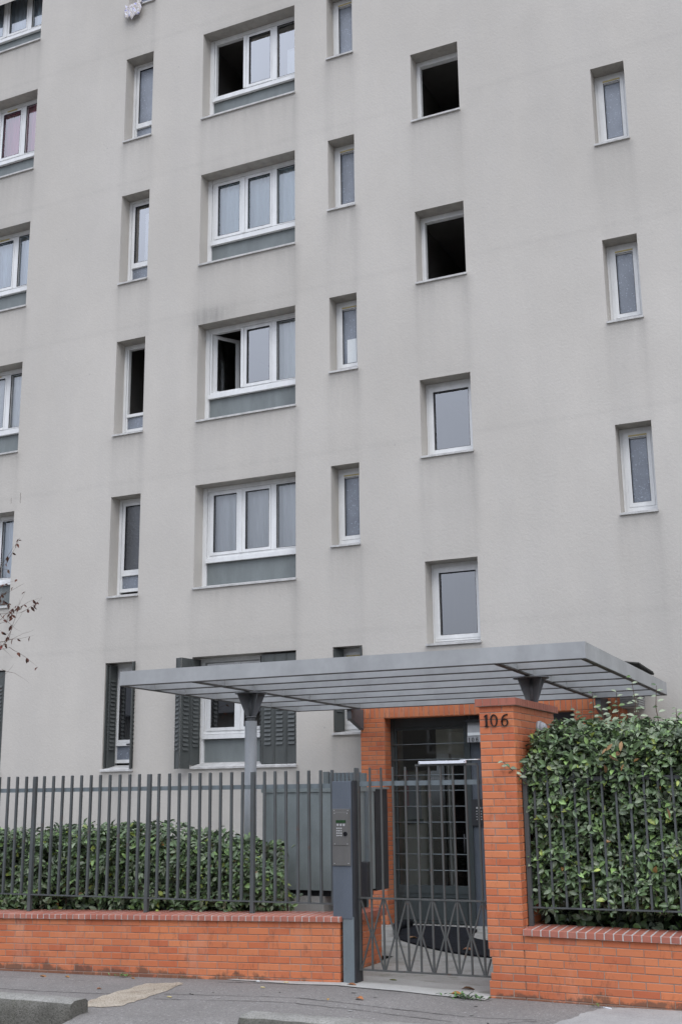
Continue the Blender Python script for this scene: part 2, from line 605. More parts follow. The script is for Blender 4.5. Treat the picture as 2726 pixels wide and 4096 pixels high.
# courtyard path, running out through the gate as a pale threshold
b = MB()
b.poly([(-5.35, 10.66, 0.004), (3, 10.66, 0.004), (3, 15.79, 0.006), (-7.2, 15.79, 0.006), (-7.2, 12.6, 0.006), (-5.35, 12.6, 0.006)])
tag(b.build('path', M['path']), 'stained concrete path behind the gate', kind='structure')
b = MB()
for i, x in enumerate(np.linspace(-6.3, -3.56, 24)[:-1]):
    x1 = x + (2.74 / 23)
    e = lambda q: 10.56 - 0.175 * min(1, (q + 6.32) / 0.9) - 0.006 * math.sin(q * 9)
    k = lambda q: 10.99 + 0.02 * math.sin(q * 5) if q > -4.95 else 10.56
    b.poly([(x, e(x), gz(x) + 0.006), (x1, e(x1), gz(x1) + 0.006), (x1, k((x + x1) / 2), max(0.010, gz(x1) + 0.006)), (x, k((x + x1) / 2), max(0.010, gz(x) + 0.006))])
tag(b.build('threshold', M['threshold']), 'pale concrete strip along the gate threshold', kind='structure')
tag(MB().poly([(-60, 10.84, 0.40), (-5.5, 10.84, 0.40), (-5.5, 12.3, 0.40), (-60, 12.3, 0.40)]).build('planting_bed', M['soil']), 'soil of the raised planting bed', kind='structure')
tag(MB().poly([(-60, 12.3, 0.02), (-7.2, 12.3, 0.02), (-7.2, 15.79, 0.02), (-60, 15.79, 0.02)]).build('yard', M['plinth']), 'concrete yard strip along the facade', kind='structure')
tag(MB().poly([(-3.2, 10.84, 0.36), (40, 10.84, 0.36), (40, 12.6, 0.36), (-3.2, 12.6, 0.36)]).build('planting_bed', M['soil']), 'soil of the planting bed under the tall hedge', kind='structure')


def ragged(pts, amp=0.02, n=7):
    out = []
    for i, p in enumerate(pts):
        q = pts[(i + 1) % len(pts)]
        for k in range(n):
            t = k / n
            x, y = p[0] + (q[0] - p[0]) * t, p[1] + (q[1] - p[1]) * t
            out.append((x + random.uniform(-amp, amp), y + random.uniform(-amp, amp)))
    return out


pt = sheet('worn_patch', ragged([(-6.78, 8.93), (-6.64, 8.83), (-6.36, 8.92), (-6.40, 9.35), (-6.52, 10.15), (-6.62, 10.28), (-6.92, 10.15), (-6.90, 9.50)], 0.025), 0.004, M['patch'])
tag(pt, 'worn sandy patch of bare concrete in the asphalt', kind='structure')
ap = sheet('concrete_apron', ragged([(-2.74, 9.55), (1.5, 9.4), (1.5, 10.54), (-2.35, 10.54), (-2.57, 10.36), (-2.64, 10.08)], 0.02), 0.005, M['apron'])
tag(ap, 'broken pale concrete strip beside the asphalt, right corner', kind='structure')


def crack(pts, wd=0.014, label=None):
    b = MB()
    P = []
    for i in range(len(pts) - 1):
        a, c = pts[i], pts[i + 1]
        n = max(2, int(math.hypot(c[0] - a[0], c[1] - a[1]) / 0.09))
        for k in range(n):
            t = k / n
            P.append((a[0] + (c[0] - a[0]) * t, a[1] + (c[1] - a[1]) * t + random.uniform(-0.012, 0.012)))
    for i in range(len(P) - 1):
        (x0, y0), (x1, y1) = P[i], P[i + 1]
        ww = wd * random.uniform(0.35, 1.0)
        b.poly([(x0, y0 - ww / 2, gz(x0) + 0.0042), (x1, y1 - ww / 2, gz(x1) + 0.0042), (x1, y1 + ww / 2, gz(x1) + 0.0042), (x0, y0 + ww / 2, gz(x0) + 0.0042)])
    return b.build('crack', M['crack'], pav)


crack([(-10.5, 9.52), (-8.2, 9.50), (-6.95, 9.50), (-6.85, 9.60)])
crack([(-10.5, 9.28), (-8.3, 9.22), (-6.9, 9.16)])
crack([(-6.36, 9.62), (-5.2, 9.67), (-4.2, 9.62), (-3.3, 9.62), (-2.7, 9.75)])
crack([(-6.30, 9.36), (-5.2, 9.42), (-4.3, 9.40), (-3.4, 9.36)], 0.013)
crack([(-3.2, 9.35), (-2.95, 9.62), (-2.8, 9.66)])
crack([(-9.6, 10.2), (-8.4, 10.16), (-7.4, 10.18)], 0.006)
crack([(-6.80, 9.55), (-6.62, 9.85), (-6.66, 10.24)], 0.016)
crack([(-6.25, 10.395), (-4.6, 10.365), (-3.58, 10.385)], 0.016)
crack([(-2.72, 9.6), (-2.63, 10.06), (-2.52, 10.36), (-2.3, 10.52)], 0.014)


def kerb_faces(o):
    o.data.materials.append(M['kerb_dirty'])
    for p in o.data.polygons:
        if p.normal.y < -0.75 or abs(p.normal.x) > 0.8: p.material_index = 1  # darker concrete on front and end faces
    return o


def kerb(x0, x1, label):
    b = MB()
    prof = []
    n = 30
    y0, y1 = 8.38, 8.62
    zt = 0.105
    for i in range(n + 1):
        t = i / n
        x = x0 + (x1 - x0) * t
        end = 0.0
        ring = [(y0 - 0.03, -0.28), (y0 - 0.012, 0.0), (y0, zt - 0.055), (y0 + 0.018, zt - 0.018), (y0 + 0.06, zt), (y1 - 0.03, zt), (y1, zt - 0.02), (y1, -0.28)]
        for (y, z) in ring:
            b.v.append((x + (0.05 * (zt - z) * (1 if i == n else -1 if i == 0 else 0)), y + 0.005 * mnoise.noise((x * 5, y * 9, z * 9)), z + (0.008 * mnoise.noise((x * 7, y * 7, 3)) if z > 0 else 0)))
    m = 8
    for i in range(n):
        for k in range(m - 1):
            b.f.append((i * m + k, i * m + k + 1, (i + 1) * m + k + 1, (i + 1) * m + k)[::-1]); b.sm.append(True)
    b.f.append(tuple(range(m))); b.sm.append(False)
    b.f.append(tuple(n * m + k for k in range(m))[::-1]); b.sm.append(False)
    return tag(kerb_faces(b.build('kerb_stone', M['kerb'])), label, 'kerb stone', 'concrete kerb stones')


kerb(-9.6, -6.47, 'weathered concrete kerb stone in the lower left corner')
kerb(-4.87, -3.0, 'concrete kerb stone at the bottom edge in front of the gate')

# ------------------------------------------------------------------ bricks
BC = {}
CH = 0.065


def brick_mesh(L, H, Dp, m):
    key = (round(L * 200), round(H * 1000), round(Dp * 100), m)
    if key in BC: return BC[key]
    L = round(L * 200) / 200
    c = 0.004
    v = []
    for (y, i) in ((Dp, 0), (c, 0), (0, c)):
        v += [(-L / 2 + i, y, -H / 2 + i), (L / 2 - i, y, -H / 2 + i), (L / 2 - i, y, H / 2 - i), (-L / 2 + i, y, H / 2 - i)]
    f = [(8, 9, 10, 11)]
    for k in range(4):
        j = (k + 1) % 4
        f += [(k + 4, j + 4, j + 8, k + 8), (k, j, j + 4, k + 4)]
    me = bpy.data.meshes.new('brick')
    me.from_pydata(v, [], f)
    me.materials.append(M[m])
    BC[key] = me
    return me


def put(me, name, loc, rz, ry, parent):
    o = bpy.data.objects.new(name, me)
    mw = Matrix.Translation(loc) @ Matrix.Rotation(rz, 4, 'Z') @ Matrix.Rotation(ry, 4, 'Y')
    return link(o, parent, mw)


def lay(parent, p0, ang, length, ztop, n, slope=0.0, first=0.5, m='brick', j=0.0055, BL=0.231, only=None, x_cut=None):
    """courses of brick, counted down from ztop, on a face that starts at p0 and runs at angle ang"""
    u = (math.cos(ang), math.sin(ang))
    nrm = (math.sin(ang), -math.cos(ang))
    for c in range(n):
        s = 0.0
        if c % 2: s = -BL * first
        start = 0.0 if not x_cut else x_cut.get(c, 0.0)
        while s < length - 0.004:
            a, e = max(s, start), min(s + BL, length)
            s += BL
            if e - a < 0.03: continue
            if only and not only(c, a): continue
            mid = (a + e) / 2
            off = random.uniform(-0.0015, 0.0015)
            put(brick_mesh(e - a - j, CH - j, 0.03, m), 'brick',
                (p0[0] + u[0] * mid + nrm[0] * off, p0[1] + u[1] * mid + nrm[1] * off, ztop - (c + 0.5) * CH + slope * mid), ang, -math.atan(slope) + random.uniform(-0.002, 0.002), parent)


def coping(parent, x0, x1, y0, y1, zb, zt, slope, pitch=0.0775):
    x = x0
    while x < x1 - 0.02:
        e = min(x + pitch, x1)
        mid = (x + e) / 2
        zz = (zb + zt) / 2 + slope * (mid - x0)
        L = e - x - 0.011
        key = ('cop', round(L * 200))
        if key not in BC:
            bb = MB()
            c = 0.005
            h = (zt - zb) / 2
            d = y1 - y0
            bb.hexa([(-L / 2, 0, -h), (L / 2, 0, -h), (L / 2, d, -h), (-L / 2, d, -h), (-L / 2, 0, h - c), (L / 2, 0, h - c), (L / 2, d, h + 0.012), (-L / 2, d, h + 0.012)])
            bb.hexa([(-L / 2, 0, h - c), (L / 2, 0, h - c), (L / 2, d, h + 0.012), (-L / 2, d, h + 0.012), (-L / 2 + c, c, h), (L / 2 - c, c, h), (L / 2 - c, d, h + 0.015), (-L / 2 + c, d, h + 0.015)])
            BC[key] = bb.mesh('coping_brick', M['coping_brick'])
        put(BC[key], 'coping_brick', (mid, y0 + random.uniform(-0.002, 0.002), zz + random.uniform(-0.001, 0.001)), 0, -math.atan(slope), parent)
        x = e


def sloped_core(b, x0, x1, y0, y1, zb, zt, slope, sb=0.0, rise=0.0):
    zc = zb + sb * (x1 - x0)
    b.hexa([(x0, y0, zb), (x1, y0, zc), (x1, y1, zc), (x0, y1, zb), (x0, y0, zt), (x1, y0, zt + slope * (x1 - x0)), (x1, y1, zt + rise + slope * (x1 - x0)), (x0, y1, zt + rise)])


# left garden wall
LX0, LX1 = -10.3, -5.03
SL = 0.0227
cb = lambda x: 0.575 + SL * (x + 4.98)
lw = empty('brick_wall', (-7.5, 10.7, -0.06), 'low orange brick garden wall left of the gate, under the railings', 'brick wall')
b = MB()
sloped_core(b, LX0, LX1 - 0.004, 10.554, 10.85, -0.3, cb(LX0) - 0.001, SL)
b.build('mortar_core', M['mortar'], lw)
b = MB()
sloped_core(b, LX0, LX1 + 0.02, 10.5225, 10.865, cb(LX0) - 0.002, cb(LX0) + 0.0445, SL, SL, 0.015)
b.build('coping_mortar', M['mortar_pale'], lw)
lay(lw, (LX0, 10.55), 0, LX1 - LX0, cb(LX0), 10, SL)
lay(lw, (LX1, 10.55), math.pi / 2, 0.30, cb(LX1), 10, 0)
coping(lw, LX0, LX1 + 0.03, 10.52, 10.87, cb(LX0), cb(LX0) + 0.047, SL)

# inner planter wall seen through the gate
pw = empty('planter_wall', (-5.3, 11.6, 0), 'low brick planter wall running back from the gate post', 'brick wall')
b = MB().box(-5.62, -5.304, 11.0, 12.16, -0.1, 0.485)
b.box(-5.655, -5.262, 10.995, 12.196, 0.481, 0.543)
b.box(-7.3, -5.62, 12.0, 12.16, -0.1, 0.485)
b.build('mortar_core', M['mortar'], pw)
lay(pw, (-5.30, 10.996), math.pi / 2, 1.164, 0.485, 8)
lay(pw, (-7.3, 11.995), 0, 1.67, 0.485, 3)
y = 10.995
while y < 12.19:
    bb = ('pc',)
    if bb not in BC:
        BC[bb] = MB().box(-0.2, 0.2, 0, 0.066, -0.033, 0.033).mesh('coping_brick', M['coping_brick'])
    put(BC[bb], 'coping_brick', (-5.456, y, 0.517), 0, 0, pw)
    y += 0.0765

# right garden wall
RS = -0.013
rb = lambda x: 0.520 + RS * (x + 3.236)
RX0, RX1 = -3.233, 0.6
rw = empty('brick_wall', (-1.5, 10.7, -0.03), 'low orange brick garden wall right of the pillar, under the tall hedge', 'brick wall')
b = MB()
sloped_core(b, RX0, RX1, 10.554, 10.85, -0.3, rb(RX0) - 0.001, RS)
b.build('mortar_core', M['mortar'], rw)
b = MB()
sloped_core(b, RX0 + 0.004, RX1, 10.5225, 10.865, rb(RX0) - 0.002, rb(RX0) + 0.0505, RS, RS, 0.015)
b.build('coping_mortar', M['mortar_pale'], rw)
lay(rw, (RX0, 10.55), 0, RX1 - RX0, rb(RX0), 9, RS, first=0.5, x_cut={1: 0.1155, 3: 0.1155, 5: 0.1155, 7: 0.1155})
coping(rw, RX0 + 0.004, RX1, 10.52, 10.87, rb(RX0), rb(RX0) + 0.053, RS, 0.0795)

# gate pillar
PX0, PX1, PY0, PY1 = -3.570, -3.236, 10.55, 11.95
PT = 2.535
pl = empty('gate_pillar', (-3.4, 11.2, 0), 'tall orange brick gate pillar carrying the house number 106', 'pillar')
chip = {33: 0.012, 34: 0.034, 35: 0.040, 36: 0.018}
b = MB()
for c in range(41):
    b.box(PX0 + 0.004 + chip.get(c, 0) * 0.8, PX1 - 0.004, PY0 + 0.004, PY1 - 0.004, PT - (c + 1) * CH, PT - c * CH)
b.box(PX0 - 0.026, PX1 + 0.026, PY0 - 0.026, PY1 + 0.026, PT - 0.006, PT + 0.060)
b.build('mortar_core', M['mortar'], pl)
u = PX1 - PX0
for c in range(41):
    x0 = PX0 + chip.get(c, 0)
    sp = PX0 + (0.2235 if c % 2 == 0 else 0.1105)
    px1 = PX1 + (0.1185 if c > 31 and c % 2 == 0 else 0)
    for a, e in ((x0, sp), (sp, px1)):
        put(brick_mesh(e - a - 0.007, CH - 0.007, 0.03, 'brick'), 'brick', ((a + e) / 2, PY0 + random.uniform(-0.0015, 0.0015), PT - (c + 0.5) * CH), 0, 0, pl)
lay(pl, (PX1, PY0 + 0.003), math.pi / 2, PY1 - PY0 - 0.003, PT, 41, first=0.5, only=lambda c, a: c < 12 or a < 0.5)
# far side faces: joined courses
bb = MB()
for c in range(41):
    s = -0.115 if c % 2 else 0
    while s < PY1 - PY0 - 0.01:
        a, e = max(s, chip.get(c, 0) and 0.03), min(s + 0.231, PY1 - PY0)
        s += 0.231
        if e - a < 0.03: continue
        bb.box(PX0 + chip.get(c, 0) * (0.8 if a < 0.1 else 0), PX0 + 0.03, PY0 + a + 0.036 * (a < 0.01), PY0 + e - 0.007, PT - (c + 1) * CH + 0.004, PT - c * CH - 0.004)
tag(bb.build('brick_courses', M['brick'], pl), kind='stuff')
capm = MB().box(-0.0365, 0.0365, 0, 0.2, -0.033, 0.033).mesh('coping_brick', M['coping_brick'])
nf = 5
wf = (PX1 + 0.03 - (PX0 - 0.03)) / nf
for i in range(nf):
    put(capm, 'coping_brick', (PX0 - 0.03 + wf * (i + 0.5), PY0 - 0.03 + random.uniform(-0.001, 0.002), PT + 0.031), 0, 0, pl)
caps = MB().box(-0.036, 0.036, 0, 0.14, -0.033, 0.033).mesh('coping_brick', M['coping_brick'])
y = PY0 + 0.045 - 0.0385
while y < PY1 + 0.02:
    put(caps, 'coping_brick', (PX1 + 0.031, y + 0.0, PT + 0.031), math.pi / 2, 0, pl)
    y += 0.0785


# numerals
def ring(cx, cz, rx, rz, t_side, t_top, n=28, a0=0.0, a1=2 * math.pi):
    o, i = [], []
    for k in range(n + 1):
        a = a0 + (a1 - a0) * k / n
        c, s = math.cos(a), math.sin(a)
        o.append((cx + rx * c, cz + rz * s))
        i.append((cx + (rx - t_side) * c, cz + (rz - t_top) * s))
    return [(o[k], o[k + 1], i[k + 1], i[k]) for k in range(n)]


def strip(pts, ws):
    q = []
    L, Rr = [], []
    for k, p in enumerate(pts):
        a, c = pts[max(0, k - 1)], pts[min(len(pts) - 1, k + 1)]
        d = Vector((c[0] - a[0], c[1] - a[1])).normalized()
        nx, nz = -d.y, d.x
        L.append((p[0] + nx * ws[k] / 2, p[1] + nz * ws[k] / 2)); Rr.append((p[0] - nx * ws[k] / 2, p[1] - nz * ws[k] / 2))
    return [(Rr[k], Rr[k + 1], L[k + 1], L[k]) for k in range(len(pts) - 1)]


def digit(ch):
    """quads in a box 0.6 wide, 1 high"""
    if ch == '1':
        return [((0.22, 0.0), (0.38, 0.0), (0.38, 1.0), (0.22, 0.93)), ((0.12, 0.0), (0.48, 0.0), (0.44, 0.06), (0.16, 0.06)), ((0.09, 0.80), (0.23, 0.86), (0.38, 1.0), (0.23, 0.97))]
    if ch == '0':
        return ring(0.31, 0.5, 0.31, 0.5, 0.108, 0.052)
    q = ring(0.32, 0.31, 0.30, 0.31, 0.105, 0.05)
    pts = [(0.08, 0.33), (0.085, 0.5), (0.12, 0.66), (0.20, 0.80), (0.32, 0.91), (0.46, 0.95), (0.58, 0.94)]
    return q + strip(pts, [0.108, 0.108, 0.104, 0.095, 0.075, 0.06, 0.105])


def digit_mesh(b, ch, x, y, z, hgt, th):
    for q in digit(ch):
        f = [(x + p[0] * hgt, y, z + p[1] * hgt) for p in q]
        bk = [(p[0], y + th, p[2]) for p in f]
        b.hexa([f[0], f[1], bk[1], bk[0], f[3], f[2], bk[2], bk[3]])


for ch, x in (('1', -3.529), ('0', -3.457), ('6', -3.355)):
    b = MB()
    digit_mesh(b, ch, x, 10.532, 2.343, 0.111, 0.017)
    b.build('numeral', M['numeral_bronze'], pl)

# bulkhead lamp on the pillar's side, half hidden by the hedge
bl = empty('bulkhead_lamp', (-3.23, 11.3, 2.33), 'round pale bulkhead lamp on the side of the brick pillar, half in the hedge', 'lamp')
b = MB()
b.tube([(-3.236, 11.33, 2.35), (-3.20, 11.33, 2.35)], [0.075, 0.075], 20)
b.build('lamp_base', M['lamp_grey'], bl)
b = MB()
b.tube([(-3.20, 11.33, 2.35), (-3.18, 11.33, 2.35), (-3.155, 11.33, 2.35), (-3.14, 11.33, 2.35)], [0.066, 0.062, 0.045, 0.01], 20)
b.build('lamp_shade', M['lamp_grey'], bl)

# ------------------------------------------------------------------ building
FY = 15.8
FH = 2.8205
K = 0.9875
building = empty('apartment_building', (-8, FY, 0), 'tall pale grey rendered apartment block with recessed white windows', 'building')
cols = {'C1': (-15.70, -13.846), 'C2': (-11.754, -11.151), 'C3': (-10.075, -8.219), 'C4': (-7.601, -7.118), 'C5': (-6.088, -5.276), 'C6': (-3.188, -2.688)}
tops = {'C1': 3.89, 'C2': 3.89, 'C3': 3.89, 'C4': 3.895, 'C5': 5.058, 'C6': 3.913}
hts = {'C1': 1.733, 'C2': 1.742, 'C3': 1.733, 'C4': 1.294, 'C5': 1.24, 'C6': 1.30}
floors = {'C1': range(1, 7), 'C2': range(1, 7), 'C3': range(1, 6), 'C4': range(1, 6), 'C5': range(1, 5), 'C6': range(2, 5)}
wins = []
for c in cols:
    for f in floors[c]:
        T = tops[c] + FH * (f - 1)
        wins.append((c, f, cols[c][0], cols[c][1], T - hts[c], T))
DOOR = (-6.657, -3.93, -0.2, 2.795)


def grid(lo, hi, step, brk, outer):
    pts = sorted(set([round(v, 4) for v in brk if lo < v < hi] + [lo, hi]))
    out = []
    for a, e in zip(pts[:-1], pts[1:]):
        n = max(1, int(math.ceil((e - a) / step)))
        out += list(np.linspace(a, e, n + 1)[:-1])
    out.append(hi)
    return np.array(sorted(set([round(float(v), 5) for v in out] + outer)))


gxs = grid(-16.6, 0.4, 0.075, [v for w_ in wins for v in w_[2:4]] + list(DOOR[:2]), [-26.0, 9.0])
gzs = grid(0.0, 17.4, 0.075, [v for w_ in wins for v in w_[4:6]] + [DOOR[3]], [-0.3, 21.0])
XX, ZZ = np.meshgrid(gxs, gzs, indexing='ij')
dirt_shade = np.zeros_like(XX)  # wall stains together with painted-in shade under sills and in recesses
for (c, f, L, R, B, T) in wins:
    d = B - 0.03 - ZZ
    below = (d > 0)
    inx = 1 / (1 + np.exp(-(XX - L + 0.02) / 0.03)) / (1 + np.exp((XX - R - 0.02) / 0.03))
    k = 0.9 + 0.3 * math.sin(f * 7.1 + L)
    dirt_shade += below * inx * (0.20 * np.exp(-d / 0.10) + 0.13 * k * np.exp(-d / 0.75))  # staining below the sill, with the sill's shade painted in
    for xe, s in ((L, 0.10), (R, 0.20 if c in ('C5', 'C3') else 0.12)):
        dirt_shade += below * s * np.exp(-((XX - xe) / 0.07) ** 2) * np.exp(-d / 1.1)
    da = ZZ - T
    dirt_shade += (da > 0) * inx * 0.09 * np.exp(-da / 0.12)
    if c == 'C3' and f == 3:
        dirt_shade += 0.36 * np.exp(-((XX - L - 0.25) / 0.38) ** 2 - ((ZZ - T - 0.12) / 0.17) ** 2) + 0.2 * np.exp(-((XX - L) / 0.15) ** 2 - ((ZZ - T + 0.3) / 0.5) ** 2)
dirt_shade += 0.16 * np.exp(-((ZZ - 0.9) / 0.9) ** 2)
dirt_shade += 0.05 * (np.abs(((ZZ - 1.28) % FH) - 0.03) < 0.05)
dirt_shade = np.clip(dirt_shade * 1.7, 0, 0.8)
vid = -np.ones(XX.shape, int)
V, Fc, Dv = [], [], []


def gv(i, j):
    if vid[i, j] < 0:
        vid[i, j] = len(V)
        V.append((gxs[i], FY, gzs[j])); Dv.append(dirt_shade[i, j])
    return int(vid[i, j])


hole = np.zeros((len(gxs) - 1, len(gzs) - 1), bool)
cx, cz = (gxs[:-1] + gxs[1:]) / 2, (gzs[:-1] + gzs[1:]) / 2
for (L, R, B, T) in [w_[2:] for w_ in wins] + [DOOR]:
    hole |= ((cx > L) & (cx < R))[:, None] & ((cz > B) & (cz < T))[None, :]
for i in range(len(gxs) - 1):
    for j in range(len(gzs) - 1):
        if not hole[i, j]: Fc.append((gv(i, j), gv(i + 1, j), gv(i + 1, j + 1), gv(i, j + 1)))


def quad(p, dv):
    n = len(V)
    V.extend(p); Dv.extend(dv)
    Fc.append((n, n + 1, n + 2, n + 3))


RV = 0.37
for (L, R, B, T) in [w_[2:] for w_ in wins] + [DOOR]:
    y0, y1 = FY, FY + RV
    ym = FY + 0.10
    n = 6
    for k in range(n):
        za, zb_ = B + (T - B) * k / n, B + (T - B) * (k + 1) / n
        e = lambda z: 0.02 + 0.26 * math.exp(-(z - B) / 0.12) + 0.10 * math.exp(-(T - z) / 0.2)  # reveal grime and painted-in corner shade, stronger deeper in
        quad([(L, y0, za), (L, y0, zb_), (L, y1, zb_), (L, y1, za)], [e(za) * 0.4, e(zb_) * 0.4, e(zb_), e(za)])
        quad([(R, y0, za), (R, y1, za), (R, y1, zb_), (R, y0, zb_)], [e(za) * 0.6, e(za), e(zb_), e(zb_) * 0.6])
    quad([(L, y0, T), (R, y0, T), (R, y1, T), (L, y1, T)], [0.55, 0.55, 0.75, 0.75])  # soffit shade painted into the colour, darker towards the back
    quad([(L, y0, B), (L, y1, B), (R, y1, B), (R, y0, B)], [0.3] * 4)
# other walls of the block, kept shallow; rear gap added to light lobby
for p in ([(-26, FY + 6.6, -.3), (-26, FY, -.3), (-26, FY, 21), (-26, FY + 6.6, 21)], [(9, FY, -.3), (9, FY + 6.6, -.3), (9, FY + 6.6, 21), (9, FY, 21)], [(9, FY + 6.6, -.3), (-3.6, FY + 6.6, -.3), (-3.6, FY + 6.6, 21), (9, FY + 6.6, 21)], [(-3.6, FY + 6.6, 2.8), (-6.3, FY + 6.6, 2.8), (-6.3, FY + 6.6, 21), (-3.6, FY + 6.6, 21)], [(-6.3, FY + 6.6, -.3), (-26, FY + 6.6, -.3), (-26, FY + 6.6, 21), (-6.3, FY + 6.6, 21)]):
    quad(p, [0.1] * 4)
me = bpy.data.meshes.new('wall')
me.from_pydata(V, [], Fc)
at = me.attributes.new('dirt', 'FLOAT', 'POINT')
at.data.foreach_set('value', np.array(Dv, np.float32))
me.materials.append(M['plaster'])
link(bpy.data.objects.new('wall', me), building)
MB().box(-26.1, 9.1, FY - 0.1, FY + 6.7, 21.0, 21.25).build('roof', M['flat_roof'], building)


def pane_obj(x0, x1, z0, z1, y, m, parent, name='pane'):
    return MB().poly([(x0, y, z0), (x1, y, z0), (x1, y, z1), (x0, y, z1)]).build(name, M[m], parent)


def curtain(x0, x1, z0, z1, y, m, parent, amp=0.02, wl=0.11, band=False):
    n = max(6, int((x1 - x0) / 0.02))
    ph = random.uniform(0, 6)
    zs = [z0, z0 + (z1 - z0) * .12, z0 + (z1 - z0) * .2, z0 + (z1 - z0) * .5, z0 + (z1 - z0) * .86, z1]
    vv, ff, bd = [], [], []
    for i in range(n + 1):
        x = x0 + (x1 - x0) * i / n
        for k, z in enumerate(zs):
            t = k / 5
            vv.append((x, y + amp * (1 - 0.4 * t) * math.sin(x / wl * 6.28 + ph + 0.9 * math.sin(x * 7 + ph)), z))
            bd.append((1.0, 0.9, 0.12, 0.05, 0.15, 1.0)[k])
    m_ = len(zs)
    for i in range(n):
        for k in range(m_ - 1):
            ff.append((i * m_ + k, (i + 1) * m_ + k, (i + 1) * m_ + k + 1, i * m_ + k + 1))
    me = bpy.data.meshes.new('curtain')
    me.from_pydata(vv, [], ff)
    me.polygons.foreach_set('use_smooth', [True] * len(ff))
    a = me.attributes.new('band', 'FLOAT', 'POINT')
    a.data.foreach_set('value', np.array(bd, np.float32))
    me.materials.append(M[m])
    o = bpy.data.objects.new('curtain', me)
    return link(o, parent)


def sill(L, R, B, parent, back=0.10):
    y0 = FY - 0.034
    pr = [(y0, B + 0.0), (y0, B + 0.028), (FY + 0.23, B + back), (FY + 0.23, B - 0.03), (FY + 0.01, B - 0.03), (FY + 0.004, B - 0.004)]
    pr = [(y0, B - 0.004), (y0, B + 0.026), (FY + 0.29, B + back), (FY + 0.29, B - 0.0)]
    return MB().extr(pr, L - 0.012, R + 0.012).build('sill', M['sill_paint'], parent)


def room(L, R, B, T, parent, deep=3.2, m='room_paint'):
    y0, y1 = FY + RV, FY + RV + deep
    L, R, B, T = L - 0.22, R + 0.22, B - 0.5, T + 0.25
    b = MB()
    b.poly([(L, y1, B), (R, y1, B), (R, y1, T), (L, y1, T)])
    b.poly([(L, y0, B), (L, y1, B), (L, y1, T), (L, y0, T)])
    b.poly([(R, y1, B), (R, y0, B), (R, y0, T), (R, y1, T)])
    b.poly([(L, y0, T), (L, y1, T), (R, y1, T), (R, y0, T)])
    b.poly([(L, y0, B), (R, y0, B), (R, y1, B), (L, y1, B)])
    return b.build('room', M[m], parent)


def fr(b, x0, x1, z0, z1, y0, y1, w4):
    """rectangular frame of widths (left,right,bottom,top)"""
    l, r, bo, t = w4
    b.box(x0, x0 + l, y0, y1, z0, z1)
    b.box(x1 - r, x1, y0, y1, z0, z1)
    b.box(x0 + l, x1 - r, y0, y1, z0, z0 + bo)
    b.box(x0 + l, x1 - r, y0, y1, z1 - t, z1)


YF = FY + 0.25


def gasket_shade(b, x0, x1, z0, z1, y):
    fr(b, x0 - 0.001, x1 + 0.001, z0 - 0.001, z1 + 0.001, y - 0.0015, y + 0.02, (0.007, 0.004, 0.003, 0.008))  # gasket drawn wider at left and top to paint the frame's shadow


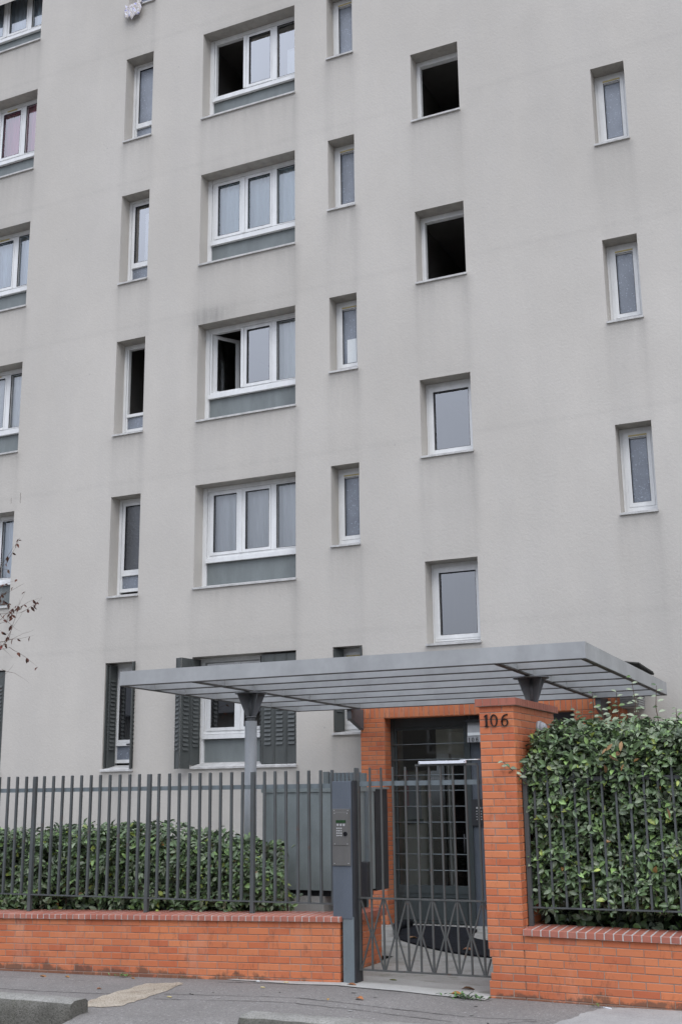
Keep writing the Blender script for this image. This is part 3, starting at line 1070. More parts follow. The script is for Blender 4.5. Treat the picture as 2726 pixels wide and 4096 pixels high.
def window3(c, f, L, R, B, T):
    Lo, To = L, T
    gl = 'glass_clear' if c == 'C1' or f in (2, 4) else 'glass'
    L, T = L - 0.029, T + 0.016
    b = MB()
    b.box(Lo + 0.001, L + 0.108, YF, YF + 0.10, B + 0.06, To - 0.002)          # jamb liner
    b.box(R - 0.09, R - 0.001, YF, YF + 0.10, B + 0.06, To - 0.002)
    b.box(L + 0.112, R - 0.09, YF + 0.006, YF + 0.10, T - 0.085, To - 0.002)   # head
    x0, x1 = L + 0.125, R - 0.092
    zt, zb_ = T - 0.087, T - 1.215
    b.box(L + 0.114, x0 + 0.022, YF + 0.02, YF + 0.09, zb_, zt)               # outer frame
    b.box(x0 + 0.022, x1, YF + 0.02, YF + 0.09, zb_, zb_ + 0.048)
    b.box(x0 + 0.022, x1, YF + 0.02, YF + 0.09, zt - 0.02, zt)
    p1, p2, p3 = (L + 0.232, L + 0.663), (L + 0.834, L + 1.266), (L + 1.403, R - 0.115)
    b.box(p3[0] - 0.10, p3[0], YF + 0.012, YF + 0.09, zb_ + 0.048, zt - 0.02)   # fixed post
    b.box(p3[0], p3[1] + 0.02, YF + 0.012, YF + 0.09, zb_ + 0.048, T - 1.15)
    b.box(L + 0.108, R - 0.088, YF - 0.035, YF + 0.02, T - 1.29, T - 1.222)     # projecting ledge
    win = b.build('window', M['white_pvc'], building)
    z0, z1 = T - 1.113, T - 0.156
    zz = (z0 - 0.052, z1 + 0.05)
    open1 = (f == 5 and c == 'C3')
    ajar = (f == 3 and c == 'C3')
    s = MB()
    if not open1 and not ajar:
        fr(s, p1[0] - 0.075, p1[1] + 0.06, zz[0], zz[1], YF + 0.008, YF + 0.06, (0.075, 0.06, 0.052, 0.05))
    fr(s, p2[0] - 0.06, p2[1] + 0.034, zz[0], zz[1], YF + 0.008, YF + 0.06, (0.06, 0.034, 0.052, 0.05))
    s.box(p1[1] + 0.061, p2[0] - 0.061, YF - 0.006, YF + 0.05, zz[0], zz[1])     # meeting stile
    s.build('sash', M['white_pvc'], win)
    gk = MB()
    if not open1 and not ajar: gasket_shade(gk, *p1, z0, z1, YF + 0.007)
    gasket_shade(gk, *p2, z0, z1, YF + 0.007); gasket_shade(gk, p3[0], p3[1], T - 1.15, T - 0.112, YF + 0.011)
    gk.build('gasket', M['gasket'], win)
    if not open1 and not ajar: pane_obj(*p1, z0, z1, YF + 0.035, gl, win)
    if ajar:                                                                   # sash swung into the room
        hx, hy = p1[0] - 0.075, YF + 0.06
        a = math.radians(58)
        wd = 0.50
        d = Vector((math.cos(a), math.sin(a), 0))
        q = MB()
        for (t0, t1, za, zb2) in ((0, .07, zz[0], zz[1]), (wd - .07, wd, zz[0], zz[1]), (.07, wd - .07, zz[0], zz[0] + .06), (.07, wd - .07, zz[1] - .06, zz[1])):
            A, Bq = Vector((hx, hy, 0)) + d * t0, Vector((hx, hy, 0)) + d * t1
            nn = Vector((-d.y, d.x, 0)) * 0.05
            q.hexa([(A.x, A.y, za), (Bq.x, Bq.y, za), (Bq.x + nn.x, Bq.y + nn.y, za), (A.x + nn.x, A.y + nn.y, za), (A.x, A.y, zb2), (Bq.x, Bq.y, zb2), (Bq.x + nn.x, Bq.y + nn.y, zb2), (A.x + nn.x, A.y + nn.y, zb2)])
        q.build('open_sash', M['white_pvc'], win)
        A, Bq = Vector((hx, hy + .02, 0)) + d * 0.07, Vector((hx, hy + .02, 0)) + d * (wd - .07)
        MB().poly([(A.x, A.y, zz[0] + .06), (Bq.x, Bq.y, zz[0] + .06), (Bq.x, Bq.y, zz[1] - .06), (A.x, A.y, zz[1] - .06)]).build('pane', M['glass'], win)
    pane_obj(*p2, z0, z1, YF + 0.035, gl, win)
    pane_obj(p3[0], p3[1], T - 1.15, T - 0.112, YF + 0.05, 'glass_clear' if f == 3 else gl, win)
    MB().box(L + 0.112, R - 0.09, YF + 0.03, YF + 0.07, B + 0.08, T - 1.29).build('panel', M['panel_grey'], win)
    sill(Lo, R, B, win)
    room(Lo, R, B, To, win)
    cur = {('C1', 2): 'curtain_blue', ('C1', 3): 'curtain_white', ('C1', 4): 'curtain_blue', ('C1', 5): 'curtain_pink', ('C1', 6): 'curtain_blue', ('C3', 2): 'curtain_net', ('C3', 4): 'curtain_lace'}.get((c, f))
    yc = FY + 0.40
    if cur: curtain(L + 0.10, R - 0.05, T - 1.35, T - 0.05, yc, cur, win, 0.016 if cur == 'curtain_lace' else 0.024)
    if ajar:
        curtain(L + 1.38, R - 0.05, T - 1.35, T - 0.05, yc, 'curtain_white', win)
    if open1:
        MB().box(L + 1.58, R - 0.12, YF + 0.062, YF + 0.066, T - 1.14, T - 0.62).build('paper_sheet', M['paper'], win)
    if c == 'C1' and f in (4, 5, 3):
        MB().box(L + 0.93, L + 1.17, YF - 0.008, YF + 0.006, T - 0.125, T - 0.105).build('vent_strip', M['vent_yellow'], win)
    if f == 1:
        MB().box(L + 0.114, R - 0.092, YF + 0.012, YF + 0.06, T - 0.21, T - 0.09).build('roller_box', M['louver_wood'], win)
        if c == 'C3':
            MB().poly([(L + 0.27, YF + 0.03, T - 0.53), (L + 0.30, YF + 0.03, T - 0.58), (L + 0.34, YF + 0.03, T - 0.50), (L + 0.33, YF + 0.03, T - 0.44), (L + 0.26, YF + 0.03, T - 0.46)]).build('sticker', M['paper'], win)
    return win


def window2(c, f, L, R, B, T):
    Lo, To = L, T
    L, T = L - 0.036, T + 0.016
    b = MB()
    b.box(Lo + 0.001, L + 0.085, YF, YF + 0.1, B + 0.06, To - 0.002)
    b.box(R - 0.05, R - 0.001, YF, YF + 0.1, B + 0.06, To - 0.002)
    b.box(L + 0.085, R - 0.05, YF + 0.004, YF + 0.1, T - 0.06, To - 0.002)
    fr(b, L + 0.09, R - 0.051, T - 1.625, T - 0.061, YF + 0.02, YF + 0.09, (0.026, 0.03, 0.055, 0.03))
    b.box(L + 0.116, R - 0.081, YF + 0.004, YF + 0.085, T - 1.35, T - 1.30)
    win = b.build('window', M['white_pvc'], building)
    s = MB()
    if f != 3:
        fr(s, L + 0.117, R - 0.082, T - 1.298, T - 0.092, YF + 0.008, YF + 0.06, (0.045, 0.045, 0.048, 0.045))
        s.build('sash', M['white_pvc'], win)
        pane_obj(L + 0.16, R - 0.125, T - 1.25, T - 0.136, YF + 0.03, {2: 'frosted_dark', 5: 'frosted'}.get(f, 'glass'), win)
        gk = MB(); gasket_shade(gk, L + 0.16, R - 0.125, T - 1.25, T - 0.136, YF + 0.007); gk.build('gasket', M['gasket'], win)
    pane_obj(L + 0.116, R - 0.08, T - 1.57, T - 1.35, YF + 0.045, 'frosted', win, 'lower_pane')
    sill(Lo, R, B, win)
    room(Lo, R, B, To, win)
    yc = FY + 0.385
    if f == 5: curtain(L + 0.30, R, T - 1.6, T - 0.1, yc, 'curtain_net', win, 0.01)
    if f == 4: curtain(L + 0.30, R, T - 1.6, T - 0.25, yc, 'curtain_white', win, 0.006)
    if f == 2: curtain(L + 0.02, R, T - 1.6, T - 0.05, yc, 'curtain_dark', win, 0.008)
    if f == 1: curtain(L + 0.02, R, T - 1.6, T - 0.05, yc, 'curtain_navy', win, 0.006)  # no real curtain: sheet painted as the pane's dark blue reflection
    if f == 6: curtain(L + 0.02, R, T - 1.6, T - 0.05, yc, 'curtain_blue', win, 0.01)
    if f == 1:
        MB().box(L + 0.33, L + 0.40, YF - 0.012, YF + 0.004, T - 1.337, T - 1.317).build('catch', M['dark_metal'], win)
    return win


def window_small(c, f, L, R, B, T):
    sx = {'C5': 0.018, 'C6': 0.009, 'C4': 0.024}[c]
    Lo, To = L, T
    b = MB()
    fr(b, Lo + 0.001, R - 0.001, B + 0.05, To - 0.002, YF + 0.012, YF + 0.10, (0.05 - sx, 0.03, 0.03, 0.059))
    L, T = L - sx, T + 0.016
    fr(b, L + 0.052, R - 0.032, B + 0.082, T - 0.078, YF + 0.0, YF + 0.09, (0.034, 0.034, 0.07 if c != 'C5' else 0.03, 0.03))
    win = b.build('window', M['white_pvc'], building)
    x0, x1 = L + 0.087, R - 0.067
    z0, z1 = B + (0.153 if c != 'C5' else 0.113), T - 0.109
    if not (c == 'C5' and f >= 3):
        s = MB()
        sw = 0.055
        fr(s, x0, x1, z0, z1, YF - 0.006, YF + 0.05, (sw, sw, 0.062, 0.05 if c == 'C5' else 0.062))
        s.build('sash', M['white_pvc'], win)
        pane_obj(x0 + sw, x1 - sw, z0 + 0.062, z1 - 0.05, YF + 0.03, 'glass' if c == 'C5' else 'frosted', win)
        gk = MB(); gasket_shade(gk, x0 + sw, x1 - sw, z0 + 0.062, z1 - 0.05, YF - 0.007); gk.build('gasket', M['gasket'], win)
        if c != 'C5':
            MB().box(x0 + sw - 0.005, x1 - sw + 0.005, YF - 0.016, YF - 0.003, z1 - 0.034, z1 - 0.014).build('vent_strip', M['vent_yellow'], win)
    else:                                                                       # sash folded back into the stairwell, opening stands empty
        s = MB()
        ya, yb = YF + 0.10, YF + 0.10 + (x1 - x0)
        for (u0, u1, za, zb_) in ((ya, ya + .07, z0, z1), (yb - .07, yb, z0, z1), (ya + .07, yb - .07, z0, z0 + .07), (ya + .07, yb - .07, z1 - .07, z1)):
            s.box(x1 - 0.05, x1, u0, u1, za, zb_)
        s.build('open_sash', M['white_pvc'], win)
    if c == 'C4' and f == 3:
        MB().box(x0 + 0.12, x1 - 0.056, YF + 0.022, YF + 0.026, z0 + 0.08, z0 + 0.48).build('paper_sheet', M['paper'], win)
    sill(Lo, R, B, win, 0.06)
    room(Lo, R, B, To, win, 4.5 if c == 'C5' else 2.0)
    return win


for (c, f, L, R, B, T) in wins:
    (window3 if c in ('C1', 'C3') else window2 if c == 'C2' else window_small)(c, f, L, R, B, T)

# folding steel shutters of the ground floor windows
LV = {}


def shutter(p0, p1, z0, z1, out=1):
    """one leaf between two plan points; louvres as separate blades"""
    a, e = Vector((p0[0], p0[1], 0)), Vector((p1[0], p1[1], 0))
    d = (e - a); wd = d.length; d.normalize()
    n = Vector((d.y, -d.x, 0)) * out            # outward side
    def P(t, o, z): q = a + d * t + n * o; return (q.x, q.y, z)
    b = MB()
    def slab(t0, t1, o0, o1, za, zb_):
        b.hexa([P(t0, o1, za), P(t1, o1, za), P(t1, o0, za), P(t0, o0, za), P(t0, o1, zb_), P(t1, o1, zb_), P(t1, o0, zb_), P(t0, o0, zb_)] if out > 0 else
               [P(t1, o1, za), P(t0, o1, za), P(t0, o0, za), P(t1, o0, za), P(t1, o1, zb_), P(t0, o1, zb_), P(t0, o0, zb_), P(t1, o0, zb_)])
    slab(0, wd, -0.008, 0.0, z0, z1)
    slab(0.001, 0.018, 0.0, 0.008, z0, z1); slab(wd - 0.018, wd - 0.001, 0.0, 0.008, z0, z1)
    leaf = b.build('shutter', M['shutter_grey'], building)
    lw_ = wd * 0.56
    nl = 18
    key = round(lw_ * 500)
    if key not in LV:
        m = MB()
        h = lw_ / 2
        m.hexa([(-h, -0.020, -0.022), (h, -0.020, -0.022), (h, 0.0, -0.018), (-h, 0.0, -0.018), (-h, -0.002, 0.018), (h, -0.002, 0.018), (h, 0.0, 0.020), (-h, 0.0, 0.020)])
        LV[key] = m.mesh('louver', M['shutter_grey'])
    ang = math.atan2(n.x, -n.y)
    for i in range(nl):
        z = z0 + 0.30 + (z1 - z0 - 0.55) * i / (nl - 1)
        q = P(wd / 2, 0.0005, z)
        put(LV[key], 'louver', q, ang, 0, leaf)
    return leaf


T1, B1 = 3.89, 2.157
L, R = cols['C3']
yo = FY + 0.045
shutter((R - 0.20, yo), (R - 0.006, yo), B1 + 0.055, T1 - 0.03)
shutter((R - 0.405, yo), (R - 0.205, yo), B1 + 0.055, T1 - 0.03)
shutter((R - 0.61, yo), (R - 0.41, yo), B1 + 0.055, T1 - 0.03)
shutter((R - 0.72, yo + 0.15), (R - 0.615, yo), B1 + 0.055, T1 - 0.03)
shutter((L - 0.015, FY - 0.27), (L + 0.005, FY - 0.042), B1 + 0.0, T1 - 0.03)
shutter((L - 0.135, FY - 0.24), (L - 0.024, FY - 0.285), B1 + 0.0, T1 - 0.03)
shutter((L + 0.012, FY - 0.036), (L + 0.035, FY + 0.20), B1 + 0.06, T1 - 0.03)
L, R = cols['C2']
shutter((L + 0.02, FY + 0.02), (L + 0.05, FY + 0.24), 2.148 + 0.06, T1 - 0.03)
shutter((L + 0.075, FY + 0.235), (L + 0.06, FY + 0.05), 2.148 + 0.06, T1 - 0.03, -1)
shutter((R - 0.02, FY + 0.17), (R - 0.012, FY - 0.07), 2.148 + 0.03, T1 - 0.01, -1)
L, R = cols['C4']
shutter((L + 0.01, FY + 0.01), (L + 0.10, FY + 0.17), 2.60 + 0.06, 3.87)
shutter((R - 0.02, FY + 0.17), (R - 0.012, FY - 0.03), 2.60 + 0.06, 3.87, -1)
L, R = cols['C1']
for k in range(6):
    shutter((R - 0.305 * (k + 1) + 0.01, FY + 0.03), (R - 0.305 * k - 0.006, FY + 0.03), B1 + 0.05, T1 - 0.02)

# two rusty hairline cracks in the render above the left window column
for x, z, h in ((-13.93, 6.86, 0.10), (-13.72, 6.84, 0.19)):
    b = MB()
    zz = np.linspace(z, z + h, 7)
    ox = [random.uniform(-.006, .006) for _ in zz]
    for k in range(6):
        b.poly([(x + ox[k] - .003, FY - 0.002, zz[k]), (x + ox[k] + .004, FY - 0.002, zz[k]), (x + ox[k + 1] + .003, FY - 0.002, zz[k + 1]), (x + ox[k + 1] - .003, FY - 0.002, zz[k + 1])])
    b.build('hairline_crack', M['twig'], building)

# cloth hung over the top-left sill
L, R = cols['C2']
B6 = 3.89 + FH * 5 - 1.742
n, mrow = 22, 14
b = MB()
for i in range(n + 1):
    u_ = i / n
    x = L - 0.02 + 0.36 * u_
    ln = 0.16 + 0.12 * math.sin(3.0 * u_ + 0.2) + 0.04 * math.sin(17 * u_)
    for k in range(mrow + 1):
        t = k / mrow
        s = t * (0.35 + ln)
        if s < 0.30: p = (x, FY + 0.22 - s * 0.95, B6 + 0.115 - 0.08 * (s / 0.30) + 0.01 * math.sin(x * 60))
        else:
            q = s - 0.30
            p = (x + 0.02 * math.sin(q * 20 + x * 9), FY - 0.075 - 0.03 * abs(math.sin(x * 38 + q * 6)), B6 + 0.035 - q)
        b.v.append(p)
for i in range(n):
    for k in range(mrow):
        a = i * (mrow + 1) + k
        b.f.append((a, a + 1, a + mrow + 2, a + mrow + 1)); b.sm.append(True)
co = b.build('cloth', M['printed_cloth'])
sdf = co.modifiers.new('solid', 'SOLIDIFY'); sdf.thickness = 0.006
tag(co, 'crumpled printed cloth hanging over a window sill at the top edge', 'cloth')
# pebbles / sponge on top-left sill
st = empty('sponge', (-13.98, FY + 0.05, 17.5), 'small worn sponge lying on the top left window ledge', 'sponge')
TC1 = 3.89 + FH * 5
b = MB().box(-14.08, -13.96, YF - 0.034, YF + 0.004, TC1 - 1.221, TC1 - 1.175)
b.build('sponge_block', M['louver_wood'], st, 0.01)

# ------------------------------------------------------------------ entrance porch
porch = empty('entrance_porch', (-5.2, 15.5, 0), 'orange brick entrance surround with dark glazed door under the canopy', 'porch')
QY = 15.5
b = MB()
b.box(-7.026, -6.661, QY + 0.004, FY + 0.0, -0.2, 2.795)
b.box(-3.926, -3.284, QY + 0.004, FY + 0.0, -0.2, 2.795)
b.box(-7.026, -3.284, QY + 0.004, FY + 0.0, 2.797, 3.14)
b.build('mortar_core', M['mortar'], porch)
for c in range(43):
    z = 2.795 - (c + 0.5) * CH
    sp = -7.03 + (0.243 if c % 2 else 0.122)
    for a, e in ((-7.03, sp), (sp, -6.657)):
        put(brick_mesh(e - a - 0.008, CH - 0.008, 0.03, 'brick'), 'brick', ((a + e) / 2, QY, z), 0, 0, porch)
    put(brick_mesh(0.232, CH - 0.008, 0.03, 'brick'), 'brick', (-6.657, QY + 0.13, z), math.pi / 2, 0, porch)
    edges = [-3.93, -3.93 + (0.231 if c % 2 else 0.115), -3.93 + (0.462 if c % 2 else 0.346), -3.28]
    if c < 24:
        for a, e in zip(edges[:-1], edges[1:]):
            put(brick_mesh(e - a - 0.008, CH - 0.008, 0.03, 'brick'), 'brick', ((a + e) / 2, QY, z), 0, 0, porch)
        put(brick_mesh(0.28, CH - 0.008, 0.03, 'brick'), 'brick', (-3.28, QY + 0.155, z), math.pi / 2, 0, porch)
x = -7.03
while x < -3.31:
    put(brick_mesh(0.067, 0.222, 0.03, 'brick'), 'lintel_brick', (x + 0.0375, QY, 2.795 + 0.113), 0, 0, porch)
    x += 0.075
MB().box(-6.657, -3.93, QY + 0.004, FY - 0.06, 2.792, 2.796).build('lintel_soffit', M['brick'], porch)
MB().box(-7.1, -3.2, QY - 0.05, FY, 3.141, 3.18).build('porch_roof', M['dark_metal'], porch)
# door set
DY = 15.75
b = MB()
b.box(-6.656, -6.605, DY - 0.03, DY + 0.06, 0.0, 2.792)
b.box(-6.605, -5.50, DY - 0.02, DY + 0.06, 2.66, 2.792)
b.box(-5.545, -5.47, DY - 0.03, DY + 0.06, 0.0, 2.66)
fr(b, -6.603, -5.547, 0.02, 2.655, DY - 0.012, DY + 0.045, (0.018, 0.015, 0.0, 0.03))
b.box(-6.585, -5.562, DY - 0.012, DY + 0.045, 0.41, 0.515)
b.box(-6.585, -5.562, DY - 0.002, DY + 0.04, 0.02, 0.41)
door = b.build('door', M['door_green'], porch)
b = MB()
fr(b, -6.55, -5.59, 0.06, 0.37, DY - 0.012, DY - 0.003, (0.012, 0.012, 0.012, 0.012))
b.build('kick_panel', M['door_green'], door)
MB().poly([(-6.585, DY + 0.02, 0.515), (-5.562, DY + 0.02, 0.515), (-5.562, DY + 0.02, 2.625), (-6.585, DY + 0.02, 2.625)]).build('pane', M['door_glass'], door)
for k in range(10):
    z = 2.423 - 0.2133 * k
    if z < 0.55: break
    MB().tube([(-6.625, DY - 0.045, z), (-5.535, DY - 0.045, z)], 0.0065, 8).build('guard_rod', M['rail_paint'], door)
MB().tube([(-5.585, DY - 0.06, 0.95), (-5.585, DY - 0.06, 1.2)], 0.010, 8).build('handle', M['dark_metal'], door)
b = MB().box(-5.469, -5.15, DY, DY + 0.05, 0.0, 2.79)
fr(b, -5.149, -3.931, 0.0, 2.79, DY, DY + 0.05, (0.06, 0.06, 0.12, 0.12))
sp_ = b.build('side_panel', M['post_blue'], porch)
MB().poly([(-5.09, DY + 0.02, 0.12), (-3.99, DY + 0.02, 0.12), (-3.99, DY + 0.02, 2.67), (-5.09, DY + 0.02, 2.67)]).build('side_pane', M['door_glass'], sp_)  # unseen glazing behind the pillar, added to brighten the lobby
# entry phone beside the door
ep = MB().box(-5.475, -5.25, DY - 0.035, DY - 0.001, 1.31, 1.66).build('entry_phone', M['dark_metal'], porch)
for i in range(3):
    MB().tube([(-5.395 + i * .045, DY - 0.042, 1.545), (-5.395 + i * .045, DY - 0.035, 1.545)], 0.014, 10).build('button', M['button_steel'], ep)
for i in range(3):
    for k in range(4):
        MB().tube([(-5.40 + i * .032, DY - 0.041, 1.50 - k * .036), (-5.40 + i * .032, DY - 0.035, 1.50 - k * .036)], 0.009, 8).build('key', M['button_steel'], ep)
MB().tube([(-5.29, DY - 0.045, 1.40), (-5.29, DY - 0.035, 1.40)], 0.025, 14).build('camera_eye', M['black_glass'], ep)
# number lamp above it
nl = MB().box(-5.485, -5.22, DY - 0.16, DY - 0.001, 2.70, 2.745).build('number_lamp', M['dark_metal'], porch)
b = MB()
b.hexa([(-5.46, DY - 0.14, 2.50), (-5.24, DY - 0.14, 2.50), (-5.24, DY - 0.002, 2.50), (-5.46, DY - 0.002, 2.50), (-5.465, DY - 0.10, 2.699), (-5.235, DY - 0.10, 2.699), (-5.235, DY - 0.002, 2.699), (-5.465, DY - 0.002, 2.699)])
b.build('lamp_shade', M['lamp_grey'], nl)
MB().box(-5.455, -5.245, DY - 0.148, DY - 0.141, 2.515, 2.555).build('lamp_strip', M['paper'], nl)
MB().box(-5.46, -5.24, DY - 0.15, DY - 0.002, 2.425, 2.499).build('number_plate', M['lamp_grey'], nl)
for ch, x in (('1', -5.445), ('0', -5.395), ('6', -5.335)):
    b = MB()
    digit_mesh(b, ch, x, DY - 0.156, 2.432, 0.055, 0.005)
    b.build('numeral', M['numeral_bronze'], nl)
# lobby behind the glass
lb = MB()
X0, X1, Y0, Y1, Z1 = -7.2, -3.6, 15.9, 22.38, 2.8
lb.poly([(X0, Y0, 0.0), (X0, Y1, 0.0), (X0, Y1, Z1), (X0, Y0, Z1)])
lb.poly([(X1, Y1, 0.0), (X1, Y0, 0.0), (X1, Y0, Z1), (X1, Y1, Z1)])
lb.poly([(X0, Y1, 0.0), (-6.3, Y1, 0.0), (-6.3, Y1, Z1), (X0, Y1, Z1)])
lb.poly([(X0, Y0, Z1), (X0, Y1, Z1), (X1, Y1, Z1), (X1, Y0, Z1)])
lb.poly([(X0, Y0, 0), (-6.66, Y0, 0), (-6.66, Y0, Z1), (X0, Y0, Z1)])
lobby = lb.build('lobby', M['lobby_paint'], porch)
MB().poly([(X0, DY, 0.004), (X1, DY, 0.004), (X1, Y1, 0.004), (X0, Y1, 0.004)]).build('lobby_floor', M['lobby_floor'], lobby)
for (ya, yb) in ((18.55, 19.35), (19.65, 20.35)):
    MB().box(X0 + 0.004, X0 + 0.02, ya, yb, 0.05, 2.3).build('doorway', M['black_glass'], lobby)
    b = MB()
    for (p, q, za, zb_) in ((ya - 0.09, ya, 0, 2.4), (yb, yb + 0.09, 0, 2.4), (ya, yb, 2.3, 2.4)): b.box(X0 + 0.003, X0 + 0.05, p, q, za, zb_)
    b.build('door_frame', M['white_pvc'], lobby)
MB().box(-7.19, -6.62, 21.2, 21.3, 0.0, 2.6).build('dark_partition', M['black_glass'], lobby)
MB().box(-6.62, -6.5, 21.1, 21.3, 0.0, 2.7).build('pilaster', M['lobby_paint'], lobby)
MB().poly([(-6.3, 22.37, 0), (-3.6, 22.37, 0), (-3.6, 22.37, 2.8), (-6.3, 22.37, 2.8)]).build('rear_glazing', M['door_glass'], lobby)  # invented opening, out of view, added to bring daylight into the lobby
nb = MB().box(X0 + 0.003, X0 + 0.05, 17.5, 18.1, 1.35, 2.0).build('notice_board', M['board_grey'], lobby)
MB().box(X0 + 0.003, X0 + 0.06, 17.45, 18.15, 1.28, 1.348).build('board_ledge', M['dark_metal'], nb)
MB().box(X0 + 0.003, X0 + 0.12, 17.22, 17.4, 1.55, 2.1).build('red_box', M['red_paint'], lobby)

# doormat
mt = [(-6.24, 14.80), (-5.98, 14.15), (-5.42, 13.52), (-4.80, 13.02), (-4.25, 12.83), (-4.2, 13.3), (-4.62, 14.0), (-4.95, 14.25), (-5.18, 14.62), (-5.36, 15.30), (-6.28, 15.38)]
def smooth_closed(pts, k=5):
    out = []
    n = len(pts)
    for i in range(n):
        p0, p1, p2, p3 = pts[i - 1], pts[i], pts[(i + 1) % n], pts[(i + 2) % n]
        for s in range(k):
            t = s / k
            out.append(tuple(0.5 * ((2 * p1[a]) + (-p0[a] + p2[a]) * t + (2 * p0[a] - 5 * p1[a] + 4 * p2[a] - p3[a]) * t * t + (-p0[a] + 3 * p1[a] - 3 * p2[a] + p3[a]) * t ** 3) for a in (0, 1)))
    return out
mat = empty('doormat', (-5.3, 14.2, 0.006), 'crumpled black doormat on the path in front of the door', 'doormat')
MB().prism(smooth_closed(mt), 0.008, 0.028).build('mat_sheet', M['mat_black'], mat)
b = MB()
b.tube([(-6.27, 15.34, 0.06), (-6.25, 14.85, 0.062), (-6.0, 14.2, 0.055)], [0.05, 0.058, 0.03], 14)
b.build('rolled_edge', M['mat_black'], mat)

# ------------------------------------------------------------------ canopy
canopy = empty('entrance_canopy', (-5, 12.8, 0), 'flat grey steel canopy of parallel beams over the entrance path', 'canopy')
ZB, ZT = 2.905, 3.062
YB = [10.43, 11.11, 11.81, 12.59, 13.38, 14.18, 15.05]
xl = lambda y: -7.56 - 0.060 * (y - 10.43)
xr = lambda y: -2.505 - 0.026 * (y - 10.43)
for i, y in enumerate(YB):
    nm = 'fascia' if i == 0 else 'crossbeam'
    x0, x1 = xl(y), xr(y)
    t = 0.03
    z0 = ZB + (0 if i in (0, 6) else 0.004)
    o = MB().hexa([(x0, y, z0 + 0.008), (x1, y, z0 + 0.008), (x1, y + t, z0 + 0.008), (x0, y + t, z0 + 0.008), (x0, y, ZT), (x1, y, ZT), (x1, y + t, ZT), (x0, y + t, ZT)]).build(nm, M['canopy_grey'], canopy)
    MB().box(x0 + 0.01, x1 - 0.01, y - 0.003, y + 0.055, z0, z0 + 0.0075).build('lower_flange', M['canopy_edge'], o)
for (fx, nm, inset) in ((xl, 'side_beam', 1), (xr, 'side_beam', -1)):
    a, e = 10.431, 15.079
    t = 0.03 * inset
    p = [(fx(a) - 0.001 * inset, a), (fx(a) + t, a), (fx(e) + t, e), (fx(e) - 0.001 * inset, e)]
    if inset < 0: p = [p[1], p[0], p[3], p[2]]
    q = MB()
    q.hexa([(*p[0], ZB + 0.006), (*p[1], ZB + 0.006), (*p[2], ZB + 0.006), (*p[3], ZB + 0.006), (*p[0], ZT - 0.001), (*p[1], ZT - 0.001), (*p[2], ZT - 0.001), (*p[3], ZT - 0.001)])
    o = q.build(nm, M['canopy_grey'], canopy)
    t2 = 0.05 * inset
    p = [(fx(a) + 0.004 * inset, a), (fx(a) + t2, a), (fx(e) + t2, e), (fx(e) + 0.004 * inset, e)]
    if inset < 0: p = [p[1], p[0], p[3], p[2]]
    MB().hexa([(*p[0], ZB - 0.003), (*p[1], ZB - 0.003), (*p[2], ZB - 0.003), (*p[3], ZB - 0.003), (*p[0], ZB + 0.0045), (*p[1], ZB + 0.0045), (*p[2], ZB + 0.0045), (*p[3], ZB + 0.0045)]).build('lower_flange', M['canopy_edge'], o)
for xc in (-6.70, -3.40):
    for i in range(6):
        ya, yb = YB[i] + 0.031, YB[i + 1] - 0.001
        fa = lambda y: xc - 0.045 * (y - 11.8)
        o = MB().hexa([(fa(ya) - .015, ya, ZB + 0.01), (fa(ya) + .015, ya, ZB + 0.01), (fa(yb) + .015, yb, ZB + 0.01), (fa(yb) - .015, yb, ZB + 0.01), (fa(ya) - .015, ya, ZT - 0.02), (fa(ya) + .015, ya, ZT - 0.02), (fa(yb) + .015, yb, ZT - 0.02), (fa(yb) - .015, yb, ZT - 0.02)]).build('rafter', M['canopy_grey'], canopy)
        MB().hexa([(fa(ya) - .03, ya, ZB - .004), (fa(ya) + .03, ya, ZB - .004), (fa(yb) + .03, yb, ZB - .004), (fa(yb) - .03, yb, ZB - .004), (fa(ya) - .03, ya, ZB + .0095), (fa(ya) + .03, ya, ZB + .0095), (fa(yb) + .03, yb, ZB + .0095), (fa(yb) - .03, yb, ZB + .0095)]).build('lower_flange', M['canopy_edge'], o)
q = MB()
q.hexa([(xl(10.47) + .03, 10.461, ZT - 0.012), (xr(10.47) - .03, 10.461, ZT - 0.012), (xr(15.04) - .03, 15.04, ZT - 0.012), (xl(15.04) + .03, 15.04, ZT - 0.012), (xl(10.47) + .03, 10.461, ZT - 0.004), (xr(10.47) - .03, 10.461, ZT - 0.004), (xr(15.04) - .03, 15.04, ZT - 0.004), (xl(15.04) + .03, 15.04, ZT - 0.004)])
q.build('roof_sheet', M['canopy_sheet'], canopy)


def canopy_column(x, y):
    col = MB().tube([(x, y, 0.3), (x, y, 2.575)], 0.069, 24).build('column', M['column_grey'], canopy)
    b = MB()
    b.tube([(x, y, 2.575), (x, y, 2.615)], 0.05, 20)
    b.tube([(x, y, 2.612), (x, y, 2.626)], 0.062, 20)
    b.tube([(x, y, 2.626), (x, y, 2.88)], 0.028, 12)
    b.tube([(x, y, 2.882), (x, y, 2.897)], 0.185, 36)
    for k in range(4):
        a = math.pi / 4 + k * math.pi / 2 + yaw * 0.35
        d = Vector((math.cos(a), math.sin(a), 0)); n = Vector((-d.y, d.x, 0)) * 0.005
        c0 = Vector((x, y, 0))
        i0, i1, o1 = c0 + d * 0.02, c0 + d * 0.062, c0 + d * 0.175
        pr = [(i0, 2.627), (i1, 2.627), (o1, 2.881), (i0, 2.881)]
        lo = [(p.x - n.x, p.y - n.y, z) for p, z in pr]; hi = [(p.x + n.x, p.y + n.y, z) for p, z in pr]
        b.hexa([lo[0], lo[1], hi[1], hi[0], lo[3], lo[2], hi[2], hi[3]])
    b.build('capital', M['cap_grey'], col)


